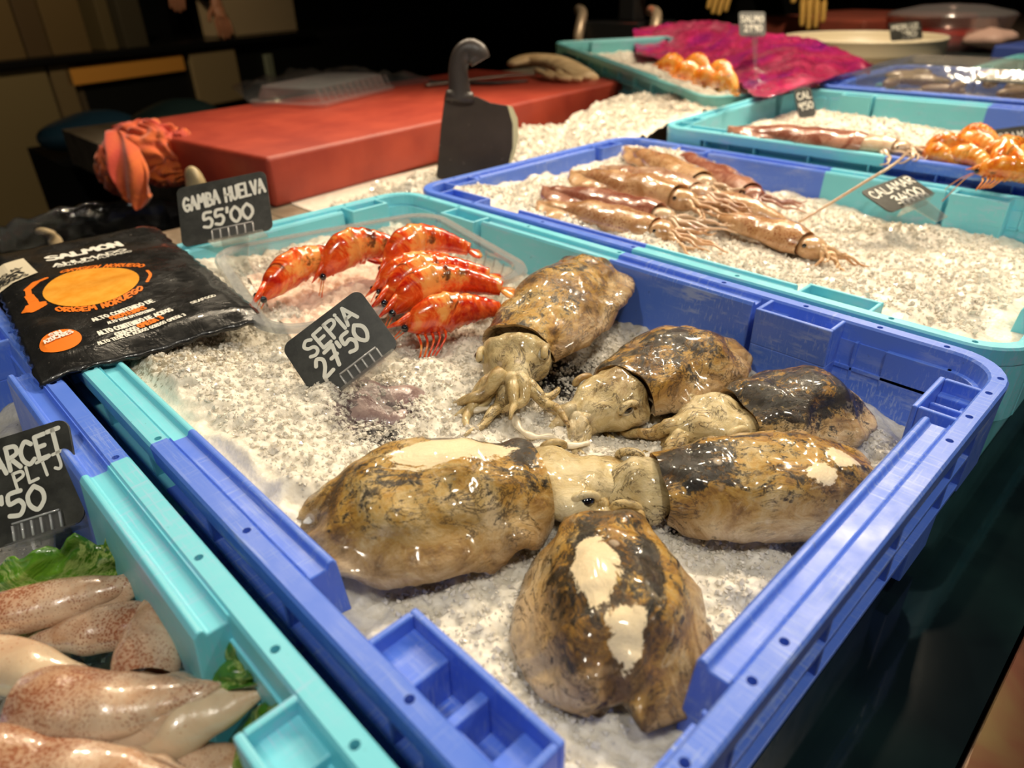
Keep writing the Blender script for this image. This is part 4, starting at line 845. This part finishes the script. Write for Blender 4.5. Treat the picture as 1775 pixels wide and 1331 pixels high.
for k in range(26):
    c = Vector((rnd.uniform(-.14, .33), rnd.uniform(-.07, .09), .014+rnd.uniform(0, .012))); b.ell(c, (.035, .011, .009), 14, 8, Matrix.Rotation(rnd.uniform(-.5, .5)+(1.2 if k % 3 else 0), 3, 'Z'))
o = b.build('small_fish', mfish, None, mask=[(.2, 0, 0)]*len(b.V)); o.location = P0; tag(o, 'heap of small grey fish packed inside the clear lidded box', 'fish', None, 'stuff')
for dx, dy, lb in ((.13, -.02, 'black label with white scrawl lying on the clear fish box lid'), (.05, -.13, 'black label at the near edge of the clear fish box')):
    r_ = empty('price_label', P0+Vector((dx, dy, .0535 if dy > -.1 else .042))); tag(r_, lb, 'price label', 'flat labels by the clear fish box'); card(r_, Vector((-.035, -.02, 0)), Vector((1, 0, 0)), Vector((0, 1, 0)), .085, .05)
    b = MB(); letter(b, 'PESCADITO', -.03, .004, .045, .004, .014, lambda x, y, z: Vector((x, y, z)), wd=.2); b.build('handwriting', M_INKW, r_, smooth=False)
# round cream basin on a dark step
bc = atz(1497, 64, .045); BR = (atz(1650, 80, .045)-atz(1342, 70, .045)).length/2*.98
m_cream = simple('cream_plastic', (.88, .76, .54), .4, bump=(8, .2, .002)); b = MB()
pr = [(.86, -.052), (.97, -.050), (.985, -.03), (.99, -.004), (1, 0), (.985, .004), (.955, .003), (.945, -.004), (.93, -.034), (.02, -.036)]
b.loft([[Vector((BR*r_*math.cos(2*PI*k/72), BR*r_*math.sin(2*PI*k/72), z)) for k in range(72)] for r_, z in pr]); root = empty('round_basin', bc); tag(root, 'wide round cream plastic basin behind the pink bag', 'basin'); b.build('basin_shell', m_cream, root)
b = MB(); b.box(bc.x-.30, bc.x+.42, bc.y-.16, bc.y+.5, -.17, bc.z-.0525); tagstruct(b.build('counter_step', simple('step_dark', (.02, .03, .03), .4), smooth=False))
b = MB()
for k, (px, py) in enumerate(((1400, 62), (1425, 66), (1450, 63), (1475, 67))): b.ell(atz(px, py, .018)-Vector((0, 0, 0)), (.035, .018, .010), 16, 8, Matrix.Rotation(k*.8, 3, 'Z'), .2)
o = b.build('black_mussels', simple('dark_shell', (.03, .03, .035), .3)); tag(o, 'few dark shells lying in the round cream basin', 'shellfish', None, 'stuff')
# things beyond the basin at the top right
def obox(name, tlp, trp, z, depth, h, mat, label, cat, bev=.006, yaw=None, tilt=0.):
    a, c = atz(*tlp, z), atz(*trp, z); x = (c-a); L = x.length; ang = math.atan2(x.y, x.x) if yaw is None else yaw
    b = MB(); b.box(0, L, 0, depth, -h, 0); o = b.build(name, mat, smooth=False, bevel=bev); o.location = a; o.rotation_euler = (tilt, 0, ang); tag(o, label, cat); return o
m_red = simple('cutting_block_red', (.27, .026, .012), .5, bump=(120, .25, .0012), var=(14, (.36, .045, .020)))
m_redd = simple('block_red_far', (.30, .06, .035), .5, var=(9, (.20, .05, .03)))
bb = MB(); bb.box(-1.2, 1.4, 2.05, 4.6, -.95, -.02); tagstruct(bb.build('counter_back', simple('back_steel', (.10, .07, .05), .4), smooth=False))
obox('cutting_board', (1500, 34), (1700, 22), .075, .5, .09, m_redd, 'dark red cutting board block beyond the cream basin at the top right', 'cutting board', .01)
root = empty('round_tub', atz(1638, 66, .02)); tag(root, 'clear round tub of red sauce beside the cream basin', 'tub')
R_ = .17; b = MB(); b.loft([[Vector((R_*r_*math.cos(2*PI*k/48), R_*r_*math.sin(2*PI*k/48), z)) for k in range(48)] for r_, z in ((.8, -.038), (.9, 0), (1, .06), (1.04, .063), (.95, .072), (.5, .088), (.1, .092))]); b.build('clear_shell', clear_plastic('tub', (.85, .7, .65), .16, .15, .12), root)
b = MB(); b.loft([[Vector((R_*.9*r_*math.cos(2*PI*k/40), R_*.9*r_*math.sin(2*PI*k/40), z)) for k in range(40)] for r_, z in ((.8, -.03), (.95, .004), (.9, .02), (.1, .024))]); b.build('red_filling', simple('red_sauce', (.62, .03, .008), .3), root)
obox('fish_crate', (1722, 78), (1850, 84), .03, .3, .06, simple('far_blue', (.05, .09, .36), .5), 'sliver of a blue crate at the right edge beyond the basin', 'crate')
b = MB(); b.ell(atz(1712, 66, .03), (.07, .05, .025), 20, 12, None, .3, 30); o = b.build('ice_lump', simple('pink_ice', (.65, .42, .34), .5)); tag(o, 'pinkish lump of ice beside the sliver of blue crate', 'ice')

# ------------------------------------------------------------------ cutting block and what lies on it
c0 = atz(478, 362, ZL); zt = ZL+.066; c0t = Vector((c0.x, c0.y, zt)); e1 = atz(1086, 138, zt)-c0t; e2 = atz(285, 203, zt)-c0t
BL_, BW_ = e1.length, e2.length*.98; a1 = math.atan2(e1.y, e1.x)
b = MB(); b.box(0, BL_, 0, BW_, 0, .066)
o = b.build('cutting_board', m_red, smooth=True, bevel=.007); o.location = (c0.x, c0.y, ZL+.0005); o.rotation_euler = (0, 0, a1); o.modifiers['bevel'].segments = 4; tag(o, 'thick red-brown plastic cutting block on the counter behind the crates', 'cutting board')
ZB = zt+.001
mfilm = clear_plastic('thin_film', (.93, .86, .82), .14, .08, .04, (26, .9, .014))
def film(name, q, z, label, cat, amp=.012, seed=0, mat=None, n=50):
    q = [atz(px, py, z) for px, py in q]; V = []
    for i in range(n+1):
        for j in range(n+1):
            u, v = i/n, j/n; p = (q[0]*(1-u)+q[1]*u)*(1-v)+(q[3]*(1-u)+q[2]*u)*v; w_ = Vector((p.x*14+seed, p.y*14, 0)); e = min(1, 8*min(u, 1-u, v, 1-v))
            p.z = z+e*amp*(.5+abs(mn.noise(w_))*1.6+.5*mn.noise(w_*2.7)); V.append(p)
    F = [(i*(n+1)+j, (i+1)*(n+1)+j, (i+1)*(n+1)+j+1, i*(n+1)+j+1) for i in range(n) for j in range(n)]
    o = mesh(name, V, F, mat or mfilm); tag(o, label, cat); return o
film('plastic_film', [(440, 185), (400, 150), (600, 118), (760, 140)], ZB, 'crumpled clear plastic film spread over the left of the red block', 'plastic film', .016, 2)
root = empty('food_container', atz(565, 168, ZB)); tag(root, 'clear upturned plastic container lying on the film on the red block', 'container')
la = a1; R2 = Matrix.Rotation(la+.25, 3, 'Z'); b = MB(); b.loft([[R2 @ (v+Vector((0, 0, z))) for v in rc(Lx, Wx, .03, 0)] for Lx, Wx, z in ((.27, .17, .002), (.27, .17, .007), (.25, .15, .008), (.235, .135, .030), (.22, .12, .032))], cap0=False)
for k in range(12): x = -.11+.02*k; b.tube([R2 @ Vector((x, -.078, .009)), R2 @ Vector((x, -.068, .030))], .0016, 5)
b.build('lid_shell', clear_plastic('lid_plastic', (.93, .88, .85), .14, .08, .08), root, smooth=False)
m_metal = simple('blade_steel', (.30, .26, .22), .28, Metallic=.9)
def stick(name, pts, z, rad, mat, label, cat, flat=.4, seg=8):
    b = MB(); p = cr([atz(px, py, z+dz) for px, py, dz in pts], 6); n = len(p)
    b.tube(p, [rad*(1-.6*(i/(n-1))**3) for i in range(n)], seg, flat); o = b.build(name, mat); tag(o, label, cat); return o
stick('tongs', [(738, 148, .004), (800, 140, .006), (880, 131, .008), (962, 127, .006)], ZB, .008, m_metal, 'long ribbed steel tongs lying on the red block behind the cleaver', 'tongs')
stick('boning_knife', [(745, 143, .003), (790, 142, .004), (850, 144, .004), (915, 140, .003)], ZB, .010, simple('dark_handle', (.03, .02, .018), .35), 'dark knife lying next to the steel tongs on the red block', 'knife')
b = MB(); gp = [(885, 112, .018), (915, 104, .026), (960, 108, .020), (990, 122, .012), (1018, 136, .006)]
p = cr([atz(px, py, ZB+dz*.6) for px, py, dz in gp], 8); n = len(p); b.tube(p, [.030*math.sin(PI*min(1, .15+.85*(1-i/(n-1))))**.6+.008 for i in range(n)], 16, .45)
o = b.build('rubber_glove', simple('cream_glove', (.85, .62, .34), .5, bump=(30, .6, .006), var=(25, (.55, .36, .18)))); root = o; tag(o, 'cream cloth glove lying at the far end of the red block', 'glove')
for k, (px, py, dx, dy) in enumerate(((1000, 132, 22, 8), (985, 134, 24, 10), (968, 134, 22, 10), (950, 132, 18, 9))):
    fb = MB(); pp = cr([atz(px-20, py-10, ZB+.012), atz(px, py, ZB+.010), atz(px+dx, py+dy-6, ZB+.007)], 4); fb.tube(pp, .0075, 8, .7); fb.build('glove_finger', root.data.materials[0], root)

# ------------------------------------------------------------------ cleaver standing in the ice
KD = .93; KP = atd(825, 290, KD); kn = Vector((FW.x, FW.y, 0)).normalized(); kn = (kn+Vector((0, 0, -.12))).normalized()
root = empty('cleaver', KP); tag(root, 'dark cleaver standing upright with its hooked black handle, between block and crate', 'knife')
K = lambda px, py: onpl(px, py, KP, kn)-KP
def plate(mb, px, th, off=0.): pts = [K(*q) for q in px]; mb.loft([[p+kn*(z+off) for p in pts] for z in (th/2, -th/2)])
mk = NT('blade_dark'); mk.set(Base_Color=mk.mix(mk.ramp(mk.noise(140, 2, .5), [(.72, 0), (.75, 1)]), mk.ramp(mk.noise(20, 4), [(.3, (.055, .040, .030)), (.7, (.085, .065, .048))]), (.4, .33, .26)), Roughness=.4, Metallic=.2)
b = MB(); plate(b, [(771, 166), (826, 167), (850, 178), (880, 183), (889, 215), (889, 255), (880, 292), (868, 330), (752, 345), (758, 290), (764, 220)], .0025); b.build('blade', mk.m, root, smooth=False, bevel=.0006)
b = MB(); plate(b, [(877, 182), (888, 185), (897, 205), (899, 235), (894, 262), (880, 300), (870, 298), (879, 258), (882, 230), (880, 205)], .0022); b.build('ground_edge', simple('edge_bright', (.85, .78, .45), .5), root, smooth=False)
b = MB(); hp = cr([K(797, 172), K(796, 150), K(794, 122), K(799, 98), K(812, 88), K(826, 94), K(833, 106)], 6); n = len(hp)
b.tube(hp, [.0165-.0045*math.sin(PI*min(1, i/(n*.8)))+(-.004 if i > n*.7 else 0)*((i-n*.7)/(n*.3)) for i in range(n)], 16, .62, kn); b.tube([K(796, 176), K(797, 158)], [.020, .0175], 16, .5, kn)
b.build('handle', simple('handle_black', (.045, .034, .028), .38), root)

# ------------------------------------------------------------------ bin with black bag, and the orange cloth
bcx = Vector((-.44, -.215, -.09)); RB_ = .135
root = empty('waste_bin', (bcx.x, bcx.y, -.95)); tag(root, 'bin lined with a crumpled shiny black bag left of the red block', 'bin')
m_bag = NT('black_bag'); m_bag.set(Base_Color=(.008, .0075, .006, 1), Roughness=.14, Coat_Weight=.5); m_bag.bump(m_bag.noise(38, 7, .65, 2.), .8, .012); m_bag = m_bag.m
b = MB(); rings = []
for q, (r_, z) in enumerate([(1.02, -.13), (1.08, -.05), (1.10, -.012), (1.0, .012), (.90, .004), (.86, -.04), (.84, -.16)]):
    rings.append([Vector((RB_*r_*math.cos(a)*(1+.05*mn.noise(Vector((math.cos(a)*4, math.sin(a)*4, q*.8)))+.03*mn.noise(Vector((math.cos(a)*13, math.sin(a)*13, q*1.5)))), RB_*r_*math.sin(a)*(1+.05*mn.noise(Vector((math.cos(a)*4+9, math.sin(a)*4, q)))), z+.86+.012*mn.noise(Vector((math.cos(a)*7, math.sin(a)*7, q+3))))) for a in [2*PI*k/120 for k in range(120)]])
b.loft(rings, cap0=False); b.build('bin_bag', m_bag, root, subs=1)
b = MB(); b.loft([[Vector((RB_*r_*math.cos(2*PI*k/48), RB_*r_*math.sin(2*PI*k/48), z)) for k in range(48)] for r_, z in ((.8, 0), (.96, .82))]); b.build('bin_body', simple('bin_black', (.012, .012, .012), .4), root)
# cloth: crumpled mound with a hanging corner
cd_ = 1.06; cl0 = atd(262, 262, cd_); ax, az = RT, Vector((0, 0, 1)); ay = Vector((FW.x, FW.y, 0)).normalized()
V = []; n1_, n2_ = 60, 80
def clothpt(px, py, dd): return atd(px, py, cd_+dd)
m_cl = NT('orange_cloth'); m_cl.set(Base_Color=m_cl.mix(m_cl.ramp(m_cl.noise(10, 4, .6, 1.), [(.42, 0), (.62, 1)]), (.62, .13, .015), (.50, .05, .025)), Roughness=.9, Sheen_Weight=.3); m_cl.bump(m_cl.noise(300, 3), .5, .0015); m_cl = m_cl.m
b = MB()
for (pc, rr_, nf) in (((262, 258), (.060, .045, .040), 7), ((204, 292), (.026, .03, .036), 5), ((325, 270), (.018, .022, .038), 4), ((285, 292), (.040, .030, .024), 6)):
    c = atd(*pc, cd_); k0 = len(b.V); b.ell((0, 0, 0), rr_, 96, 56)
    for i in range(k0, len(b.V)):
        v = b.V[i]; u = Vector((v.x/rr_[0], v.y/rr_[1], v.z/rr_[2])); ph = math.atan2(u.y, u.x); w_ = mn.noise(u*1.6+Vector((pc[0]*.1, 0, 0)))
        crease = abs(math.sin(ph*nf/2+w_*5+u.z*1.2)); crease2 = abs(math.sin(u.z*5+w_*7+ph))
        v = v*(.80+.30*crease**.6*(1-.35*max(0, u.z))+.09*crease2**.5+.08*mn.noise(u*5)); b.V[i] = c+ax*v.x+ay*v.y+az*v.z
fold = cr([atd(200, 225, cd_-.03), atd(212, 262, cd_-.055), atd(228, 310, cd_-.058), atd(238, 340, cd_-.05), atd(243, 362, cd_-.045)], 8); n = len(fold)
rg = []
for i, p in enumerate(fold):
    t = i/(n-1); w_ = .034*(1-t)**.5*(1+.1*math.sin(t*9)) if t < .98 else .006; w_ = .014+.012*math.sin(PI*min(1, t*1.25))*(1+.15*math.sin(t*19)) if t < .72 else .022*(1-t)/.28+.002
    rg.append([p+ax*w_*math.cos(a)+ay*(.011*math.sin(a)+.009*math.sin(a*4+t*7))*(1-.4*t) for a in [2*PI*k/28 for k in range(28)]])
b.loft(rg); o = b.build('cleaning_cloth', m_cl, subs=1); tag(o, 'crumpled orange cleaning cloth hanging over the black bin bag', 'cloth')
for (px, py, rr_, col, lb) in ((338, 318, (.020, .012, .022), (.42, .33, .18), 'beige scrap poking out behind the GAMBA HUELVA card, left of its corner'), (425, 305, (.026, .014, .016), (.75, .5, .42), 'pale pink scrap against the red block behind the price card')):
    b = MB(); b.ell((0, 0, 0), rr_, 24, 16, Matrix.Rotation(.5, 3, 'Y'), .35, 50); o = b.build('food_scrap', simple('scrap', col, .4)); P = atz(px, py, -.03); o.location = P; tag(o, lb, 'scrap')
b = MB(); p = cr([atz(70, 400, -.06), atz(88, 408, -.07), atz(102, 428, -.085)], 5); b.tube(p, [.008, .010, .010, .011, .012, .012, .011, .010, .009, .008, .006][:len(p)], 10, .5); o = b.build('paper_scrap', simple('paper', (.36, .27, .15), .7)); tag(o, 'beige twisted scrap stuck on the left of the black bin bag', 'scrap')

# ------------------------------------------------------------------ back counter, cabinets
A_ = atz(0, 118, -.05); B_ = atz(520, 62, -.05); kx = (B_-A_); kx.z = 0; kx.normalize(); kn2 = Vector((kx.y, -kx.x, 0))
if kn2.dot(CAM-A_) < 0: kn2 = -kn2
def kp(px, py): d = onpl(px, py, A_, kn2)-A_; return d.dot(kx), d.z
def cab(name, x0, x1, y0, y1, col, depth=.05, off=0., label=None, cat=None, mat=None, rough=.5, kind='structure', zr=None):
    """box on the cabinet front; x0..x1 and y0..y1 are read on the photo along its front"""
    (s0, z1), (s1, _) = kp(x0, y0), kp(x1, y0); z0 = kp(x0, y1)[1]; m_ = mat or simple(name+'_mat', col, rough)
    if zr: z0, z1 = zr
    b = MB(); V_ = [A_+kx*s+Vector((0, 0, z))-kn2*d for d in (-off, depth) for s, z in ((s0, z0), (s1, z0), (s1, z1), (s0, z1))]
    b.add(V_, [(0, 1, 2, 3), (7, 6, 5, 4), (0, 4, 5, 1), (1, 5, 6, 2), (2, 6, 7, 3), (3, 7, 4, 0)]); o = b.build(name, m_, smooth=False, bevel=.004)
    if kind: o['kind'] = kind
    else: tag(o, label, cat)
    return o
zs = kp(0, 107)[1]; zs2 = kp(0, 122)[1]
cab('back_worktop', -400, 535, 0, 0, (.008, .008, .008), .7, .02, zr=(zs2, zs), rough=.25)
cab('cabinet_carcass', -400, 900, 0, 0, (.006, .007, .006), .02, -.60, zr=(-1.0, zs2-.005))
TAN = (.20, .145, .07)
cab('trim_1', -200, 40, 0, 0, (.22, .17, .08), .3, 0, zr=(-.95, zs2-.004)); cab('trim_2', 46, 84, 0, 0, TAN, .3, .0, zr=(-.95, zs2-.004)); cab('trim_3', 88, 104, 0, 0, (.16, .12, .07), .3, -.02, zr=(-.95, zs2-.004))
cab('drawer_front', 110, 322, 118, 152, (.75, .34, .06), .02, 0, 'ochre wooden drawer front under the black back worktop', 'drawer', kind=None)
cab('steel_cabinet', 328, 408, 92, 190, (.34, .27, .15), .3, 0, 'small dim metal cabinet under the back worktop right of the ochre drawer', 'cabinet', kind=None, mat=simple('dim_steel', (.42, .32, .17), .35, Metallic=.2))
cab('trim_4', 460, 472, 95, 150, (.25, .28, .2), .03, 0)
zt_ = kp(0, -60)[1]
for i, (x0, x1, col) in enumerate(((-200, 20, (.15, .10, .04)), (24, 66, (.10, .065, .03)), (70, 140, (.15, .10, .04)), (168, 190, (.12, .09, .04)), (205, 245, (.06, .05, .03)))):
    cab('wall_panel', x0, x1, 0, 0, col, .02, -.5, zr=(zs+.0, zt_+.5))
cab('polystyrene_box', 402, 527, 0, 0, (.52, .40, .24), .25, -.08, 'pale packing box standing on the black back worktop', 'box', kind=None, zr=(zs+.002, zs+.17))
for i, (px, py, lb, col, sx) in enumerate(((165, 215, 'dim blue bag lying in the dark bay under the back worktop', (.03, .09, .14), .13), (310, 195, 'teal grey bag behind the red block in the dark bay', (.03, .06, .055), .12))):
    d = (A_-CAM).length*.62; b = MB(); b.ell((0, 0, 0), (sx, .08, .05), 28, 16, Matrix.Rotation(1.9, 3, 'Z'), .3, 9); o = b.build('plastic_bag', simple('dim_bag', col, .4)); o.location = atd(px, py+14, 1.75); o.location.z = max(o.location.z, -.5); tag(o, lb, 'bag')
    bb = MB(); P = o.location; bb.box(P.x-.2, P.x+.2, P.y-.12, P.y+.12, -.95, P.z-.045); tagstruct(bb.build('low_shelf', m_dark, smooth=False))
# scale with a red display in the dark behind
P = atz(1095, 30, .09); root = empty('counter_scale', (P.x, P.y, -.02)); tag(root, 'dark counter scale with a glowing red display at the top edge', 'scale')
b = MB(); b.box(-.14, .10, -.1, .1, 0, .10); b.box(-.03, .03, -.03, .03, .10, .18); b.build('scale_body', simple('scale_black', (.012, .012, .012), .3), root, smooth=False, bevel=.005)
b = MB(); b.box(-.12, .12, -.025, .025, .17, .235); h_ = b.build('display_head', simple('scale_head', (.02, .015, .012), .3), root, smooth=False, bevel=.004)
m_led = NT('red_led'); m_led.set(Base_Color=(.1, 0, 0, 1), Emission_Color=(1, .10, .02, 1), Emission_Strength=2.5); b = MB(); b.box(-.05, .05, -.027, -.0255, .185, .215); dsp = b.build('display', m_led.m, h_, smooth=False)
h_.rotation_euler = (0, 0, .35)
for k, dx in enumerate((-.115, .17)):
    b = MB(); b.tube(cr([Vector((dx, -.11, .0)), Vector((dx, -.12, .06)), Vector((dx-.02, -.08, .12)), Vector((dx-.07, -.04, .13))], 6), .016, 12); b.build('steel_bracket', simple('bracket', (.40, .30, .2), .35, Metallic=.4), root)

# ------------------------------------------------------------------ two people behind the counter
m_black = simple('black_clothes', (.003, .003, .003), 1., Specular_IOR_Level=0.); m_skin = simple('skin', (.50, .22, .12), .5, Subsurface_Weight=.1, Subsurface_Scale=.01); m_glove = simple('ochre_glove', (.62, .36, .08), .55, bump=(40, .4, .003))
def skinned(name, pts, edges, radii, mat, parent, root_i=0, lev=2):
    me = bpy.data.meshes.new(name); me.from_pydata([tuple(p) for p in pts], edges, []); o = bpy.data.objects.new(name, me); C.objects.link(o)
    md = o.modifiers.new('skin', 'SKIN'); md.use_smooth_shade = True; sv = me.skin_vertices[0].data
    for i, r_ in enumerate(radii): sv[i].radius = (r_, r_) if not isinstance(r_, tuple) else r_
    sv[root_i].use_root = True; sb = o.modifiers.new('sub', 'SUBSURF'); sb.levels = sb.render_levels = lev; me.materials.append(mat); o.parent = parent; return o
def hand(parent, W_, d, side, upv, mat, curl=.5, s_=1.0, name='hand'):
    """wrist point, direction of the fingers, sideways axis, back-of-hand axis"""
    d, side, upv = d.normalized(), side.normalized(), upv.normalized(); pts = [W_-d*.03*s_, W_, W_+d*.045*s_]; E_ = [(0, 1), (1, 2)]; r_ = [(.026*s_, .020*s_), (.027*s_, .018*s_), (.034*s_, .016*s_)]
    for k, (off, ln) in enumerate(((-.030, .072), (-.010, .082), (.011, .078), (.031, .062))):
        b_ = len(pts); p = W_+d*.082*s_+side*off*s_; pts.append(p); r_.append(.0105*s_); E_.append((2, b_)); dd = d.copy()
        for q in range(3): dd = (dd-upv*curl*.42).normalized(); p = p+dd*ln*s_/3; pts.append(p); r_.append((.0095-.0008*q)*s_); E_.append((b_+q, b_+q+1))
    b_ = len(pts); p = W_+d*.03*s_-side*.034*s_; pts.append(p); r_.append(.0125*s_); E_.append((1, b_)); p = p+(d*.7-side*.6-upv*.2).normalized()*.034*s_; pts.append(p); r_.append(.0105*s_); E_.append((b_, b_+1)); p = p+(d*.9-side*.1-upv*.3).normalized()*.028*s_; pts.append(p); r_.append(.009*s_); E_.append((b_+1, b_+2))
    return skinned(name, pts, E_, r_, mat, parent, 1)
def person(feet, face, wrists, label, hmat, hairc, height=1.70):
    """feet point, facing direction, two wrist points in world space"""
    feet = Vector(feet); f = Vector(face); f.z = 0; f.normalize(); rt = Vector((f.y, -f.x, 0)); root = empty('person', feet); tag(root, label, 'person', 'people working behind the counter'); k = height/1.7
    L = lambda a, u, z: rt*a*k+f*u*k+Vector((0, 0, z*k)); w1, w2 = [Vector(w_)-feet for w_ in wrists]
    sh1, sh2 = L(-.19, 0, 1.40), L(.19, 0, 1.40)
    def elbow(s_, w_, sg): m_ = (s_+w_)/2; ln = (s_-w_).length; h = math.sqrt(max(.0, .29**2-(ln/2)**2)) if ln < .58 else .02; return m_-f*h*.6+rt*sg*h*.6-Vector((0, 0, h*.5))
    e1, e2 = elbow(sh1, w1, -1), elbow(sh2, w2, 1)
    pts = [L(0, 0, .95), L(0, .01, 1.12), L(0, .0, 1.32), L(0, -.01, 1.45), L(0, .01, 1.53), L(0, .02, 1.60), sh1, e1, w1, sh2, e2, w2, L(-.10, 0, .88), L(-.11, .02, .48), L(-.11, -.01, .09), L(-.12, .12, .03), L(.10, 0, .88), L(.11, .02, .48), L(.11, -.01, .09), L(.12, .12, .03)]
    E_ = [(0, 1), (1, 2), (2, 3), (3, 4), (4, 5), (2, 6), (6, 7), (7, 8), (2, 9), (9, 10), (10, 11), (0, 12), (12, 13), (13, 14), (14, 15), (0, 16), (16, 17), (17, 18), (18, 19)]
    r_ = [(.16, .12), (.145, .105), (.17, .115), .065, .055, .06, .062, .045, .030, .062, .045, .030, .085, .06, .045, .04, .085, .06, .045, .04]
    skinned('body', pts, E_, r_, m_black, root)
    hb = MB(); c = L(0, .03, 1.62); q = []
    rot = Matrix((rt, f, Vector((0, 0, 1)))).transposed(); hb.ell(c, (.074, .095, .115), 28, 20, rot, .03, 12); hd = hb.build('head', m_skin, root, subs=1)
    nb = MB(); nb.loft([[c+rot @ Vector((x*w_, .088+y, z)) for x, w_ in ((-1, w_), (1, w_), (0, .001))] for z, y, w_ in ((.03, .0, .006), (-.02, .022, .014), (-.03, .0, .012))]); nb.build('nose', m_skin, hd)
    for sg in (-1, 1):
        eb = MB(); eb.ell(c+rot @ Vector((sg*.030, .080, .012)), (.012, .010, .009), 12, 8); eb.build('eye', M_EYE, hd); ear = MB(); ear.ell(c+rot @ Vector((sg*.074, 0, 0)), (.010, .018, .030), 12, 8); ear.build('ear', m_skin, hd)
    mb_ = MB(); mb_.tube([c+rot @ Vector((x, .084-abs(x)*.4, -.052)) for x in (-.024, 0, .024)], [.003, .006, .003], 8); mb_.build('mouth', simple('lips', (.4, .12, .09), .5), hd)
    hr = MB(); hr.ell(c+rot @ Vector((0, -.018, .028)), (.082, .092, .105), 28, 16, rot, .06, 30); hr.build('hair', simple('hair', hairc, .6), root)
    ap = MB(); ap.loft([[L(a, .125+.02*(1-abs(a)/.2), z), L(a, .132+.02*(1-abs(a)/.2), z)] for z, a in ((.5, 0),)][:0] or [[L(a, u+.15-.25*a*a*4*.3, z) for a, u in ((-.17, 0), (-.06, .02), (.06, .02), (.17, 0), (.17, .006), (.06, .026), (-.06, .026), (-.17, .006))] for z in (.45, .7, .95, 1.1, 1.3)]); ap.build('apron', m_black, root)
    for w_, e_, sg in ((w1, e1, -1), (w2, e2, 1)):
        d = (w_-e_).normalized(); sd = rt*sg; u = sd.cross(d)*(-sg)
        if u.dot(f) < 0: u = -u
        hand(root, w_+d*.02, (d*.3+Vector((0, 0, -1))).normalized(), sd*-1, u, hmat, .45)
    return root
def hd_(px, py, dist): return atd(px, py, dist)
wA1, wA2 = hd_(1402, -52, 2.15), hd_(1276, -66, 2.35); mid = (wA1+wA2)/2; away = Vector((FW.x, FW.y, 0)).normalized()
away = Vector(((mid-CAM).x, (mid-CAM).y, 0)).normalized(); fa = mid+away*.30; fa.z = -.95
person(fa, -away, (wA2, wA1), 'person in black working behind the pink bag, ochre gloved hands hanging over the counter', m_glove, (.02, .015, .01))
wB1, wB2 = onpl(372, 2, A_-kn2*.04, kn2), onpl(310, -40, A_-kn2*.35, kn2); mid = (wB1+wB2)/2; away = Vector(((mid-CAM).x, (mid-CAM).y, 0)).normalized(); fb = mid+away*.46; fb.z = -.95
person(fb, -away, (wB2, wB1), 'person in black in the dark behind the back worktop with a bare hand lowered', m_skin, (.015, .01, .008))
